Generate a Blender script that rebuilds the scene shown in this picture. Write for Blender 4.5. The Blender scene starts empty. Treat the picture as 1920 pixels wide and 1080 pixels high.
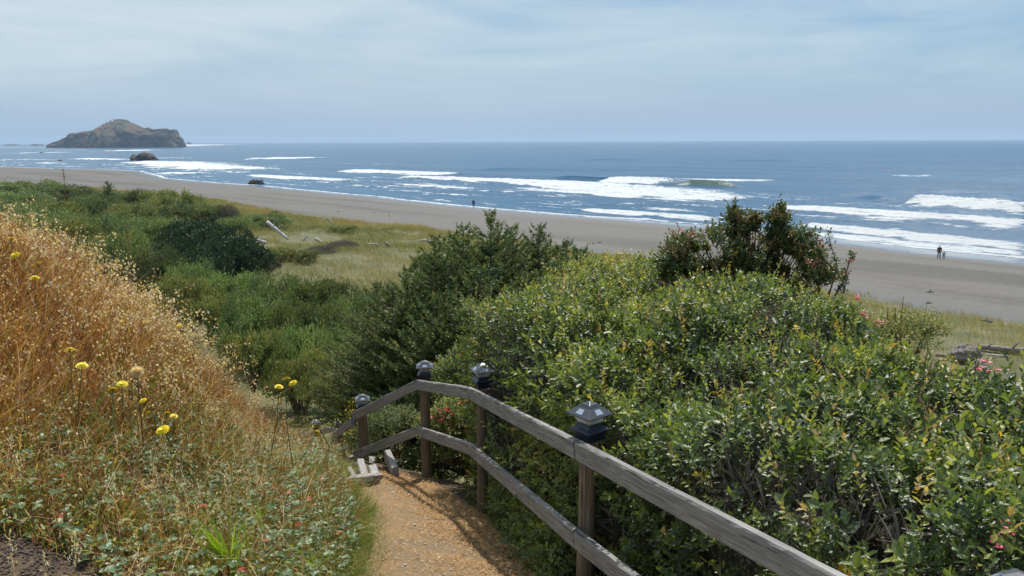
import bpy, math
import numpy as np
from mathutils import Vector, Matrix, Euler

C = bpy.context.scene.collection
rng = np.random.default_rng(7)
H = 14.5                      # eye above the sea
F = 1500.0                    # focal length in photo pixels (1920 wide)
PITCH = math.radians(10.42)
ROLL = math.radians(-0.24)

# ------------------------------------------------------------------ camera
cam = bpy.data.objects.new('camera', bpy.data.cameras.new('camera'))
C.objects.link(cam)
RM = (Matrix.Rotation(math.pi/2 - PITCH, 3, 'X') @ Matrix.Rotation(ROLL, 3, 'Z'))
cam.matrix_world = Matrix.Translation((0, 0, H)) @ RM.to_4x4()
cam.data.sensor_width = 36
cam.data.lens = F/1920*36
cam.data.clip_start = 0.05
cam.data.clip_end = 60000
bpy.context.scene.camera = cam

# ------------------------------------------------------------------ sky
SUN_EL = math.radians(60)
SUN_AZ = math.radians(17)     # from +Y towards +X
w = bpy.data.worlds.new('World'); bpy.context.scene.world = w
w.use_nodes = True
nt = w.node_tree; nt.nodes.clear()
def N(nt, t, **k):
    n = nt.nodes.new(t)
    for a, b in k.items(): setattr(n, a, b)
    return n
out = N(nt, 'ShaderNodeOutputWorld'); bg = N(nt, 'ShaderNodeBackground')
sky = N(nt, 'ShaderNodeTexSky', sky_type='NISHITA', sun_disc=False)
sky.sun_elevation = SUN_EL; sky.sun_rotation = SUN_AZ
sky.altitude = 10; sky.air_density = 1.0; sky.dust_density = 0.6; sky.ozone_density = 1.6
tc = N(nt, 'ShaderNodeTexCoord'); mp = N(nt, 'ShaderNodeMapping')
mp.inputs['Scale'].default_value = (1.3, 1.3, 9.0); mp.inputs['Rotation'].default_value = (0.0, 0.16, 0.3)
nz = N(nt, 'ShaderNodeTexNoise'); nz.inputs['Scale'].default_value = 1.9; nz.inputs['Detail'].default_value = 9; nz.inputs['Distortion'].default_value = .5
nz.inputs['Roughness'].default_value = 0.58
sepx = N(nt, 'ShaderNodeSeparateXYZ')
mr = N(nt, 'ShaderNodeMapRange'); mr.inputs['From Min'].default_value = 0.3; mr.inputs['From Max'].default_value = 0.72
mr.inputs['To Min'].default_value = 0.0; mr.inputs['To Max'].default_value = 0.75
lx = N(nt, 'ShaderNodeMath', operation='MULTIPLY_ADD'); lx.inputs[1].default_value = -0.5; lx.inputs[2].default_value = 0.10
ad = N(nt, 'ShaderNodeMath', operation='ADD', use_clamp=True)
mx = N(nt, 'ShaderNodeMix', data_type='RGBA')
mx.inputs['B'].default_value = (8.2, 9.5, 10.1, 1)     # thin veil of high cloud
L = nt.links.new
L(tc.outputs['Generated'], mp.inputs['Vector']); L(mp.outputs['Vector'], nz.inputs['Vector'])
L(nz.outputs['Fac'], mr.inputs['Value']); L(tc.outputs['Generated'], sepx.inputs[0])
L(sepx.outputs['X'], lx.inputs[0]); L(mr.outputs[0], ad.inputs[0]); L(lx.outputs[0], ad.inputs[1])
L(ad.outputs[0], mx.inputs['Factor']); 
ms0 = N(nt, 'ShaderNodeMix', data_type='RGBA'); ms0.inputs['Factor'].default_value = 0.6; ms0.inputs['B'].default_value = (3.3, 5.9, 8.6, 1)
L(sky.outputs[0], ms0.inputs['A']); L(ms0.outputs['Result'], mx.inputs['A'])
hb = N(nt, 'ShaderNodeMapRange', interpolation_type='SMOOTHSTEP'); hb.inputs['From Min'].default_value = -0.02; hb.inputs['From Max'].default_value = 0.12
hb.inputs['To Min'].default_value = 0.95; hb.inputs['To Max'].default_value = 0.0
L(sepx.outputs['Z'], hb.inputs['Value'])
mh = N(nt, 'ShaderNodeMix', data_type='RGBA'); mh.inputs['B'].default_value = (4.5, 6.15, 8.2, 1)   # marine haze low over the sea
L(hb.outputs[0], mh.inputs['Factor']); L(mx.outputs['Result'], mh.inputs['A']); L(mh.outputs['Result'], bg.inputs['Color'])
bg.inputs['Strength'].default_value = 0.083
L(bg.outputs[0], out.inputs[0])

# ------------------------------------------------------------------ sun
sl = bpy.data.lights.new('sun', 'SUN'); sl.energy = 5.0; sl.angle = math.radians(0.53); sl.color = (1, 0.95, 0.87)
so = bpy.data.objects.new('sun', sl); C.objects.link(so)
sd = Vector((math.cos(SUN_EL)*math.sin(SUN_AZ), math.cos(SUN_EL)*math.cos(SUN_AZ), math.sin(SUN_EL)))
so.rotation_euler = sd.to_track_quat('Z', 'Y').to_euler()
vs = bpy.context.scene.view_settings
vs.view_transform = 'Standard'; vs.look = 'None'; vs.exposure = 0.0; vs.gamma = 1.0
bpy.context.scene.cycles.volume_bounces = 0
bpy.context.scene.cycles.transparent_max_bounces = 8

# ================================================================== helpers
def ray(px, py):
    d = RM @ Vector(((px-960)/F, -(py-540)/F, -1.0)); return d
def at(px, py, Y):
    d = ray(px, py); t = Y/d.y
    return Vector((d.x*t, Y, H+d.z*t))
def atz(px, py, z=0.0):
    d = ray(px, py); t = (z-H)/d.z
    return Vector((d.x*t, d.y*t, z))
def nrm(a): return a/np.maximum(np.linalg.norm(a, axis=-1, keepdims=True), 1e-9)
def sstep(a, b, x):
    t = np.clip((x-a)/(b-a), 0, 1); return t*t*(3-2*t)
def _h(i, j, k):
    n = (i.astype(np.int64)*374761393 + j.astype(np.int64)*668265263 + k.astype(np.int64)*2147483647) & 0xffffffff
    n = ((n ^ (n >> 13))*1274126177) & 0xffffffff
    n = ((n ^ (n >> 16))*2246822519) & 0xffffffff
    return ((n ^ (n >> 15)) & 0xffffff)/float(0xffffff)
def noise(x, y, z=0.0, s=0):
    x, y, z = np.broadcast_arrays(np.asarray(x, float), np.asarray(y, float), np.asarray(z, float))
    xi = np.floor(x); yi = np.floor(y); zi = np.floor(z)
    fx, fy, fz = x-xi, y-yi, z-zi
    fx = fx*fx*(3-2*fx); fy = fy*fy*(3-2*fy); fz = fz*fz*(3-2*fz)
    r = 0
    for a in (0, 1):
        for b in (0, 1):
            for c in (0, 1):
                r = r + _h(xi+a+s*17, yi+b+s*31, zi+c)*(fx if a else 1-fx)*(fy if b else 1-fy)*(fz if c else 1-fz)
    return r*2-1
def fbm(x, y, z=0.0, o=4, s=0):
    r = 0; a = 1; t = 0
    for i in range(o):
        r = r + a*noise(np.asarray(x)*2**i, np.asarray(y)*2**i, np.asarray(z)*2**i, s+i); t += a; a *= .5
    return r/t

def tag(o, label=None, cat=None, group=None, kind=None):
    if label: o['label'] = label
    if cat: o['category'] = cat
    if group: o['group'] = group
    if kind: o['kind'] = kind
    return o
def mesh_np(name, V, Fc, mat, parent=None, attrs=None, smooth=False):
    me = bpy.data.meshes.new(name)
    V = np.asarray(V, np.float32); Fc = np.asarray(Fc, np.int32); k = Fc.shape[1]
    me.vertices.add(len(V)); me.vertices.foreach_set('co', V.ravel())
    me.loops.add(Fc.size); me.loops.foreach_set('vertex_index', Fc.ravel())
    me.polygons.add(len(Fc))
    me.polygons.foreach_set('loop_start', np.arange(0, Fc.size, k, dtype=np.int32))
    me.polygons.foreach_set('loop_total', np.full(len(Fc), k, np.int32))
    if smooth: me.polygons.foreach_set('use_smooth', np.ones(len(Fc), bool))
    me.update(calc_edges=True)
    for a, arr in (attrs or {}).items():
        at_ = me.attributes.new(a, 'FLOAT', 'POINT'); at_.data.foreach_set('value', np.asarray(arr, np.float32))
    me.materials.append(mat)
    o = bpy.data.objects.new(name, me); C.objects.link(o)
    if parent: o.parent = parent
    return o
def mesh_py(name, V, Fc, mat, parent=None, smooth=False, bevel=0):
    me = bpy.data.meshes.new(name); me.from_pydata([tuple(v) for v in V], [], Fc); me.update()
    if smooth:
        for p in me.polygons: p.use_smooth = True
    me.materials.append(mat)
    o = bpy.data.objects.new(name, me); C.objects.link(o)
    if parent: o.parent = parent
    if bevel:
        b = o.modifiers.new('bevel', 'BEVEL'); b.width = bevel; b.segments = 2; b.limit_method = 'ANGLE'
    return o
def empty(name, loc=(0, 0, 0), rz=0, s=1):
    o = bpy.data.objects.new(name, None); C.objects.link(o); o.location = loc; o.rotation_euler = (0, 0, rz); o.scale = (s, s, s) if not hasattr(s, '__len__') else s
    o.empty_display_size = .2
    return o
def copy_tree(o, parent=None):
    c = o.copy(); C.objects.link(c); c.parent = parent
    for ch in list(o.children): copy_tree(ch, c)
    return c

class MB:
    def __init__(s): s.V = []; s.F = []
    def add(s, V, Fc):
        n = len(s.V); s.V += [Vector(v) for v in V]; s.F += [tuple(i+n for i in f) for f in Fc]
    def loft(s, sizes):                 # stacked square sections [(z, halfx, halfy)...]
        V = []
        for z, a, b in sizes: V += [(-a, -b, z), (a, -b, z), (a, b, z), (-a, b, z)]
        Fc = [(3, 2, 1, 0)]
        for i in range(len(sizes)-1):
            q = 4*i
            for k in range(4): Fc.append((q+k, q+(k+1) % 4, q+4+(k+1) % 4, q+4+k))
        q = 4*(len(sizes)-1); Fc.append((q, q+1, q+2, q+3)); s.add(V, Fc)
    def tube(s, pts, rad, n=6):
        pts = [Vector(p) for p in pts]; V = []; Fc = []
        for i, p in enumerate(pts):
            d = (pts[min(i+1, len(pts)-1)]-pts[max(i-1, 0)]).normalized()
            a = d.orthogonal().normalized() if i == 0 else (a-d*a.dot(d)).normalized()
            b = d.cross(a)
            for k in range(n):
                t = 2*math.pi*k/n; V.append(p+(a*math.cos(t)+b*math.sin(t))*rad[i])
        for i in range(len(pts)-1):
            for k in range(n): Fc.append((i*n+k, i*n+(k+1) % n, (i+1)*n+(k+1) % n, (i+1)*n+k))
        Fc.append(tuple(range(n-1, -1, -1))); q = (len(pts)-1)*n; Fc.append(tuple(range(q, q+n)))
        s.add(V, Fc)
    def build(s, name, mat, parent=None, smooth=False, bevel=0): return mesh_py(name, s.V, s.F, mat, parent, smooth, bevel)

def leaves(P, D, Nn, Ln, W, fold=.12, curl=.15):
    """hex leaves, two quads each"""
    D = nrm(D); S = nrm(np.cross(D, Nn)); Nn = np.cross(S, D)
    Ln = np.asarray(Ln)[:, None]; W = np.asarray(W)[:, None]
    b = P; tip = P+D*Ln-Nn*Ln*curl; up = Nn*W*fold
    m1 = P+D*Ln*.32; m2 = P+D*Ln*.7-Nn*Ln*curl*.4
    V = np.stack([b, m1+S*W*.5+up, m2+S*W*.42+up, tip, m2-S*W*.42+up, m1-S*W*.5+up], 1).reshape(-1, 3)
    n = len(P); i = (np.arange(n)*6)[:, None]
    Fc = np.concatenate([i+np.array([[0, 1, 2, 3]]), i+np.array([[0, 3, 4, 5]])], 1).reshape(-1, 4)
    return V, Fc
def blades(P, up, lean, Ln, W, side=None):
    n = len(P); Ln = np.asarray(Ln)[:, None]; W = np.asarray(W)[:, None]
    if side is None:
        a = rng.uniform(0, 2*np.pi, n); side = np.stack([np.cos(a), np.sin(a), 0*a], 1)
    rows = []
    for t, wd in ((0, 1), (.4, .85), (.75, .55), (1, .12)):
        c = P+up*Ln*t+lean*Ln*(t*t)
        rows += [c-side*W*.5*wd, c+side*W*.5*wd]
    V = np.stack(rows, 1).reshape(-1, 3); i = (np.arange(n)*8)[:, None]
    Fc = np.concatenate([i+np.array([[0, 1, 3, 2]]), i+np.array([[2, 3, 5, 4]]), i+np.array([[4, 5, 7, 6]])], 1).reshape(-1, 4)
    return V, Fc
def rdir(n): return nrm(rng.normal(size=(n, 3)))
class NB:                                 # collector of numpy quads + rnd attribute
    def __init__(s): s.V = []; s.F = []; s.R = []; s.n = 0
    def add(s, VF, rnd):
        if len(rnd) == 0: return
        V, Fc = VF; k = len(V)//len(rnd); s.V.append(V); s.F.append(Fc+s.n); s.R.append(np.repeat(rnd, k)); s.n += len(V)
    def build(s, name, mat, parent=None):
        return mesh_np(name, np.concatenate(s.V), np.concatenate(s.F), mat, parent, {'rnd': np.concatenate(s.R)})
def shoots(nb, P, D, length, nl, Ls, Ws, rnd, spread=1.0, jit=.15):
    """leafy shoots; every leaf spirals round its shoot axis"""
    n = len(P); D = nrm(D); A = nrm(np.cross(D, rdir(n))); B = np.cross(D, A)
    for j in range(nl):
        t = (j+.5)/nl; ph = j*2.4+rng.uniform(0, .6, n)
        R = A*np.cos(ph)[:, None]+B*np.sin(ph)[:, None]
        op = spread*(1.15-.75*t)
        d = nrm(D*(.35+.6*t)+R*op+rng.normal(0, jit, (n, 3)))
        p = P+D*(np.asarray(length)*t)[:, None]
        nn = nrm(D*1.0-R*.3+rng.normal(0, .25, (n, 3)))
        sz = (1-.45*abs(t-.45))*rng.uniform(.5, 1.35, n)
        nb.add(leaves(p, d, nn, Ls*sz, Ws*sz), np.clip(rnd+rng.normal(0, .06, n)+.12*(t-.5), 0, 1))

# ================================================================== materials
def mat(name):
    m = bpy.data.materials.new(name); m.use_nodes = True; t = m.node_tree; t.nodes.clear()
    o = N(t, 'ShaderNodeOutputMaterial'); b = N(t, 'ShaderNodeBsdfPrincipled'); t.links.new(b.outputs[0], o.inputs[0])
    return m, t, b, o
def ramp(t, cols):
    r = N(t, 'ShaderNodeValToRGB'); e = r.color_ramp.elements
    while len(e) < len(cols): e.new(.5)
    for i, (p, c) in enumerate(cols): e[i].position = p; e[i].color = (*c, 1)
    return r
def leafmat(name, cols, rough=.4, trans=.3, spec=.5, objvar=0.0, bump=0):
    m, t, b, o = mat(name)
    a = N(t, 'ShaderNodeAttribute', attribute_name='rnd'); r = ramp(t, cols); t.links.new(a.outputs['Fac'], r.inputs[0])
    col = r.outputs[0]
    if objvar:
        oi = N(t, 'ShaderNodeObjectInfo'); hs = N(t, 'ShaderNodeHueSaturation'); q = N(t, 'ShaderNodeMapRange')
        q.inputs['To Min'].default_value = 1-objvar; q.inputs['To Max'].default_value = 1+objvar
        q2 = N(t, 'ShaderNodeMapRange'); q2.inputs['To Min'].default_value = .5-objvar*.05; q2.inputs['To Max'].default_value = .5+objvar*.04
        t.links.new(oi.outputs['Random'], q.inputs[0]); t.links.new(q.outputs[0], hs.inputs['Value'])
        t.links.new(oi.outputs['Random'], q2.inputs[0]); t.links.new(q2.outputs[0], hs.inputs['Hue'])
        t.links.new(col, hs.inputs['Color']); col = hs.outputs[0]
    t.links.new(col, b.inputs['Base Color']); b.inputs['Roughness'].default_value = rough
    b.inputs['Specular IOR Level'].default_value = spec
    if bump:                                            # leaf blades undulate
        tcl = N(t, 'ShaderNodeTexCoord'); nl_ = N(t, 'ShaderNodeTexNoise'); nl_.inputs['Scale'].default_value = 75; nl_.inputs['Detail'].default_value = 2
        bl_ = N(t, 'ShaderNodeBump'); bl_.inputs['Strength'].default_value = bump; bl_.inputs['Distance'].default_value = .006
        t.links.new(tcl.outputs['Object'], nl_.inputs['Vector']); t.links.new(nl_.outputs['Fac'], bl_.inputs['Height']); t.links.new(bl_.outputs[0], b.inputs['Normal'])
    tr = N(t, 'ShaderNodeBsdfTranslucent'); mxs = N(t, 'ShaderNodeMixShader'); mxs.inputs[0].default_value = trans
    g = N(t, 'ShaderNodeMix', data_type='RGBA', blend_type='MULTIPLY'); g.inputs['Factor'].default_value = 1
    g.inputs['B'].default_value = (1.5, 1.45, .7, 1); t.links.new(col, g.inputs['A'])
    t.links.new(g.outputs['Result'], tr.inputs['Color'])
    t.links.new(b.outputs[0], mxs.inputs[1]); t.links.new(tr.outputs[0], mxs.inputs[2]); t.links.new(mxs.outputs[0], o.inputs[0])
    return m
def noisemat(name, cols, scale=5, detail=8, rough=.8, bump=.3, bdist=.02, stretch=(1, 1, 1), coord='Object', spec=.3, bscale=None, roughn=.6):
    m, t, b, o = mat(name)
    tcn = N(t, 'ShaderNodeTexCoord'); mpn = N(t, 'ShaderNodeMapping'); mpn.inputs['Scale'].default_value = stretch
    n1 = N(t, 'ShaderNodeTexNoise'); n1.inputs['Scale'].default_value = scale; n1.inputs['Detail'].default_value = detail; n1.inputs['Roughness'].default_value = roughn
    r = ramp(t, cols); t.links.new(tcn.outputs[coord], mpn.inputs[0]); t.links.new(mpn.outputs[0], n1.inputs['Vector'])
    t.links.new(n1.outputs['Fac'], r.inputs[0]); t.links.new(r.outputs[0], b.inputs['Base Color'])
    b.inputs['Roughness'].default_value = rough; b.inputs['Specular IOR Level'].default_value = spec
    if bump:
        n2 = N(t, 'ShaderNodeTexNoise'); n2.inputs['Scale'].default_value = bscale or scale*3; n2.inputs['Detail'].default_value = 8
        t.links.new(mpn.outputs[0], n2.inputs['Vector'])
        bu = N(t, 'ShaderNodeBump'); bu.inputs['Strength'].default_value = bump; bu.inputs['Distance'].default_value = bdist
        t.links.new(n2.outputs['Fac'], bu.inputs['Height']); t.links.new(bu.outputs[0], b.inputs['Normal'])
    return m
def plain(name, col, rough=.5, metal=0, spec=.5):
    return noisemat(name, [(0, tuple(c*.85 for c in col)), (1, tuple(min(1, c*1.1) for c in col))], scale=20, rough=rough, bump=.05, bdist=.002, spec=spec)

M = {}
M['hedge'] = leafmat('hedge_leaf', [(0, (.04, .065, .026)), (.22, (.085, .13, .038)), (.45, (.165, .22, .052)), (.72, (.33, .355, .08)), (.86, (.34, .20, .08)), (.93, (.52, .43, .10)), (1, (.6, .38, .05))], rough=.42, trans=.42, spec=.85, bump=.7)
M['bush'] = leafmat('bush_leaf', [(0, (.028, .05, .015)), (.4, (.065, .11, .024)), (.65, (.13, .15, .035)), (.85, (.20, .12, .05)), (1, (.32, .15, .07))], rough=.4, trans=.3, spec=.7, bump=.6)
M['spruce'] = leafmat('spruce_needle', [(0, (.05, .09, .035)), (.5, (.14, .20, .06)), (.8, (.27, .31, .09)), (1, (.38, .29, .12))], rough=.5, trans=.15, spec=.4, objvar=.15)
M['shrub'] = leafmat('shrub_leaf', [(0, (.075, .115, .05)), (.5, (.185, .245, .09)), (.8, (.30, .34, .12)), (1, (.38, .34, .14))], rough=.5, trans=.22, spec=.4, objvar=.38)
M['conifer'] = leafmat('dark_conifer_needle', [(0, (.025, .05, .025)), (.5, (.06, .10, .04)), (1, (.14, .17, .06))], rough=.5, trans=.12, spec=.4, objvar=.2)
M['yshrub'] = leafmat('yellow_shrub_leaf', [(0, (.09, .12, .045)), (.5, (.20, .23, .075)), (.8, (.31, .29, .10)), (1, (.34, .24, .09))], rough=.5, trans=.25, spec=.4, objvar=.15)
M['grey_twig'] = leafmat('grey_twig', [(0, (.10, .09, .085)), (1, (.22, .2, .19))], rough=.8, trans=.1, spec=.2)
M['dry'] = leafmat('dry_grass', [(0, (.13, .045, .02)), (.2, (.27, .105, .035)), (.4, (.42, .21, .07)), (.6, (.60, .43, .21)), (.75, (.22, .22, .05)), (1, (.13, .22, .04))], rough=.5, trans=.3, spec=.35)
M['seed'] = leafmat('seed_head', [(0, (.45, .24, .10)), (.4, (.72, .54, .34)), (1, (.88, .80, .68))], rough=.55, trans=.35, spec=.3)
M['clover'] = leafmat('ground_leaf', [(0, (.05, .09, .03)), (.5, (.11, .18, .07)), (.8, (.21, .30, .15)), (.93, (.36, .24, .08)), (1, (.42, .09, .05))], rough=.42, trans=.3, spec=.6, bump=.5)
M['dune'] = leafmat('dune_grass', [(0, (.10, .13, .04)), (.35, (.19, .20, .06)), (.65, (.31, .26, .09)), (1, (.40, .27, .11))], rough=.55, trans=.3, spec=.3)
M['iris'] = leafmat('green_blade', [(0, (.16, .28, .02)), (1, (.34, .44, .05))], rough=.35, trans=.4)
M['cover'] = leafmat('low_herb', [(0, (.08, .12, .04)), (.35, (.16, .20, .06)), (.6, (.28, .27, .10)), (.85, (.36, .24, .11)), (1, (.34, .14, .07))], rough=.5, trans=.3, spec=.3)
M['straw'] = leafmat('straw_bit', [(0, (.24, .12, .045)), (.5, (.50, .29, .115)), (1, (.74, .54, .30))], rough=.6, trans=.15)
M['yellow'] = plain('yellow_petal', (.92, .72, .02), .5)
M['red'] = plain('red_petal', (.62, .02, .05), .45)
M['pinkred'] = plain('pink_flower', (.65, .07, .14), .45)
M['white'] = plain('white_fluff', (.7, .62, .48), .8)
M['stemg'] = plain('green_stem', (.10, .15, .04), .5)
M['stemb'] = plain('brown_stem', (.17, .09, .045), .8)
M['bark'] = noisemat('bark', [(.3, (.07, .05, .035)), (.7, (.2, .15, .11))], scale=12, stretch=(1, 1, .2))
def woodmat(name, c0, c1, ax):
    st = [9, 9, 9]; st[ax] = .55
    m, t, b, o = mat(name)
    tcn = N(t, 'ShaderNodeTexCoord'); mpn = N(t, 'ShaderNodeMapping'); mpn.inputs['Scale'].default_value = st
    n1 = N(t, 'ShaderNodeTexNoise'); n1.inputs['Scale'].default_value = 6; n1.inputs['Detail'].default_value = 9; n1.inputs['Roughness'].default_value = .65; n1.inputs['Distortion'].default_value = .6
    mp2 = N(t, 'ShaderNodeMapping'); st2 = [26, 26, 26]; st2[ax] = .8; mp2.inputs['Scale'].default_value = st2
    n2 = N(t, 'ShaderNodeTexNoise'); n2.inputs['Scale'].default_value = 2.2; n2.inputs['Detail'].default_value = 6; n2.inputs['Distortion'].default_value = 1.2
    n3 = N(t, 'ShaderNodeTexNoise'); n3.inputs['Scale'].default_value = 3; n3.inputs['Detail'].default_value = 5
    r = ramp(t, [(.25, c0), (.5, tuple((a+b_)/2 for a, b_ in zip(c0, c1))), (.72, c1)])
    lk = t.links.new
    lk(tcn.outputs['Object'], mpn.inputs[0]); lk(tcn.outputs['Object'], mp2.inputs[0]); lk(mpn.outputs[0], n1.inputs['Vector']); lk(mp2.outputs[0], n2.inputs['Vector']); lk(tcn.outputs['Object'], n3.inputs['Vector'])
    lk(n1.outputs['Fac'], r.inputs[0])
    crack = ramp(t, [(.34, (.25, .22, .2)), (.4, (1, 1, 1))]); lk(n2.outputs['Fac'], crack.inputs[0])
    pat = ramp(t, [(.3, (.72, .72, .75)), (.7, (1.0, 1.0, 1.0))]); lk(n3.outputs['Fac'], pat.inputs[0])
    m1 = N(t, 'ShaderNodeMix', data_type='RGBA', blend_type='MULTIPLY'); m1.inputs['Factor'].default_value = .8; lk(r.outputs[0], m1.inputs['A']); lk(crack.outputs[0], m1.inputs['B'])
    m2 = N(t, 'ShaderNodeMix', data_type='RGBA', blend_type='MULTIPLY'); m2.inputs['Factor'].default_value = 1; lk(m1.outputs['Result'], m2.inputs['A']); lk(pat.outputs[0], m2.inputs['B'])
    lk(m2.outputs['Result'], b.inputs['Base Color']); b.inputs['Roughness'].default_value = .75; b.inputs['Specular IOR Level'].default_value = .3
    bu = N(t, 'ShaderNodeBump'); bu.inputs['Strength'].default_value = .8; bu.inputs['Distance'].default_value = .006
    sm = N(t, 'ShaderNodeMath', operation='ADD'); lk(n1.outputs['Fac'], sm.inputs[0]); lk(crack.outputs[0], sm.inputs[1])
    lk(sm.outputs[0], bu.inputs['Height']); lk(bu.outputs[0], b.inputs['Normal'])
    return m
M['railwood'] = woodmat('weathered_rail_wood', (.13, .123, .117), (.40, .385, .37), 0)
M['postwood'] = woodmat('brown_post_wood', (.10, .075, .055), (.33, .25, .18), 2)
M['paintwood'] = woodmat('pale_step_wood', (.22, .205, .19), (.48, .46, .43), 0)
M['drift'] = woodmat('bleached_driftwood', (.38, .35, .32), (.72, .69, .66), 0)
M['driftgrey'] = woodmat('grey_driftwood', (.14, .12, .11), (.36, .32, .29), 0)
M['lampblack'] = plain('dark_plastic', (.06, .065, .08), .3)
M['lampblue'] = plain('blue_black_plastic', (.015, .02, .04), .4)
m, t, b, o = mat('solar_cell'); b.inputs['Base Color'].default_value = (.30, .36, .46, 1); b.inputs['Roughness'].default_value = .15; M['solar'] = m
m, t, b, o = mat('ribbed_lens'); b.inputs['Base Color'].default_value = (.85, .88, .9, 1); b.inputs['Roughness'].default_value = .25
b.inputs['Transmission Weight'].default_value = .3; b.inputs['IOR'].default_value = 1.2; M['lens'] = m
m, t, b, o = mat('teal_glass'); b.inputs['Base Color'].default_value = (.10, .32, .30, 1); b.inputs['Roughness'].default_value = .12; b.inputs['Coat Weight'].default_value = .6; M['teal'] = m

# ================================================================== terrain
PW = [-200, -20, -3, 0, 3.7, 6.5, 6.95, 7.5, 10.4, 13.8, 18, 23, 30]
PZ = [0, -.7, -1.3, -1.65, -2.6, -3.69, -3.82, -4.3, -6.1, -7.9, -9.6, -10.4, -10.6]
SH = [(0, 313), (100, 316), (200, 318), (262, 321), (312, 335), (400, 343), (480, 348), (620, 362), (700, 369), (800, 380), (887, 389), (1000, 398),
      (1100, 406), (1200, 412), (1340, 424), (1500, 438), (1600, 451), (1760, 470), (1920, 485)]
R2 = math.sqrt(2)
def uv(x, y): return (-x+y)/R2, (x+y)/R2
_sh = sorted([uv(p.x, p.y) for p in (atz(a, b_) for a, b_ in SH)])
SU = [a for a, _ in _sh]; SV = [b_ for _, b_ in _sh]
def shore(u): return np.interp(u, SU, SV)
DE = [(-20, 338), (120, 350), (380, 372), (430, 382), (560, 408), (700, 422), (840, 436), (1000, 460), (1100, 478), (1230, 492), (1420, 522), (1600, 556), (1750, 590), (1930, 612)]
_de = sorted([uv(p.x, p.y) for p in (atz(a, b_, 2.6) for a, b_ in DE)])
DU = [a for a, _ in _de]; DV = [b_ for _, b_ in _de]
def dune(u): return np.interp(u, DU, DV)
XL_Y = [0, 4.7, 5.7, 7.0, 8.2, 9]; XL_X = [-.62, -.96, -1.18, -1.55, -1.90, -2.1]
def xl(y): return np.interp(y, XL_Y, XL_X)
def terrain(x, y):
    x = np.asarray(x, float); y = np.asarray(y, float)
    ww = .85*y+.5*x; u, v = uv(x, y)
    z = np.interp(ww, PW, PZ)
    s = shore(u); d0 = dune(u)
    q = np.clip((v-d0)/(s-d0), -3, 4)                  # 0 dune foot .. 1 water line
    front = sstep(-.7, 0, q)
    zb = np.where(q < 0, H-10.6+(2.6-(H-10.6))*front, 2.6*(1-np.clip(q, 0, 1)**1.15)-np.clip(q-1, 0, 3)*2.6)
    far = sstep(20, 34, ww)
    z = (H+z)*(1-far)+zb*far
    z = z+far*(1-sstep(-.12, .06, q))*(.55*fbm(x/11, y/11, s=3)+.5*fbm(x/30, y/30, s=5)+.35)
    z = z+far*sstep(0, .2, q)*(1-sstep(.8, 1, q))*.12*fbm(x/25, y/25, s=8)
    d = xl(y)-x
    bk = np.interp(d, [0, .4, .9, 1.8, 3.35, 6, 12], [0, .02, .10, .92, 1.6, 1.98, 2.15])*np.interp(y, [0, 3, 5, 8, 9], [.3, .35, .5, 1, 1])
    bk = bk*(1-sstep(7.3+.7*np.clip(d, 0, 5), 9.4+1.0*np.clip(d, 0, 5), y))
    z = z+np.where(d > 0, bk, 0)
    near = 1-sstep(10, 25, ww)
    z = z+near*.035*fbm(x*1.5, y*1.5, s=9, o=3)
    return z
def tz(x, y): return float(terrain(x, y))
def hit(px, py, dh=0, lo=2, hi=400):
    d = ray(px, py); ts = np.geomspace(lo, hi, 1500)
    zz = H+d.z*ts-(terrain(d.x*ts, d.y*ts)+dh)
    k = np.argmax(zz < 0)
    if zz[k] >= 0: k = -1
    t = ts[k]; return Vector((d.x*t, d.y*t, H+d.z*t))

# fence corner points: top of the upper rail (photo px, py, distance)
FP = {k: at(*v) for k, v in dict(H=(1850, 1226, 1.85), A=(1083, 829, 4.1), C=(880, 728, 6.8), D=(781, 714, 8.4), B=(660, 775, 9.4), E=(622, 815, 12.6), F=(590, 808, 17), G=(566, 828, 19.5)).items()}
FX = [FP[k] for k in 'HACD']
def fence_x(y): return np.interp(y, [p.y for p in FX], [p.x for p in FX])

nr = 430; na = 520
rr = np.concatenate([[0.0], np.geomspace(.5, 900, nr)])
aa = np.linspace(0, 2*np.pi, na, endpoint=False)
# more columns in front: warp the angles
aa = aa-.55*np.sin(aa)                                  # dense near angle 0 = +Y
RR, AA = np.meshgrid(rr, aa, indexing='ij')
GX = (RR*np.sin(AA)).ravel(); GY = (RR*np.cos(AA)).ravel(); GZ = terrain(GX, GY)
u_, v_ = uv(GX, GY)
idx = np.arange((nr+1)*na).reshape(nr+1, na)
Q = np.stack([idx[:-1, :], np.roll(idx, -1, 1)[:-1, :], np.roll(idx, -1, 1)[1:, :], idx[1:, :]], -1).reshape(-1, 4)
cx = GX[Q].mean(1); cy = GY[Q].mean(1); cu, cv = uv(cx, cy); cw = .85*cy+.5*cx
qd = (cv-dune(cu))+fbm(cx/3, cy/3, s=2)*1.5
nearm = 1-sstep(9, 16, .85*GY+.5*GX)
isbeach = (qd > 0) & (cw > 20)
ispath = (cy > -3) & (cy < 8.55) & (cx > xl(cy)+.05*fbm(cx*3, cy*3)) & (cx < fence_x(cy)+.18+.05*fbm(cx*3, cy*3, s=4))
ispath &= ~isbeach
Vt = np.stack([GX, GY, GZ], 1)
def sub(name, mask, m_, attrs):
    f = Q[mask]; used = np.unique(f); mp_ = np.zeros(len(Vt), int)-1; mp_[used] = np.arange(len(used))
    o_ = mesh_np(name, Vt[used], mp_[f], m_, None, {k: a[used] for k, a in attrs.items()}, smooth=True)
    return tag(o_, kind='structure')
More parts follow.
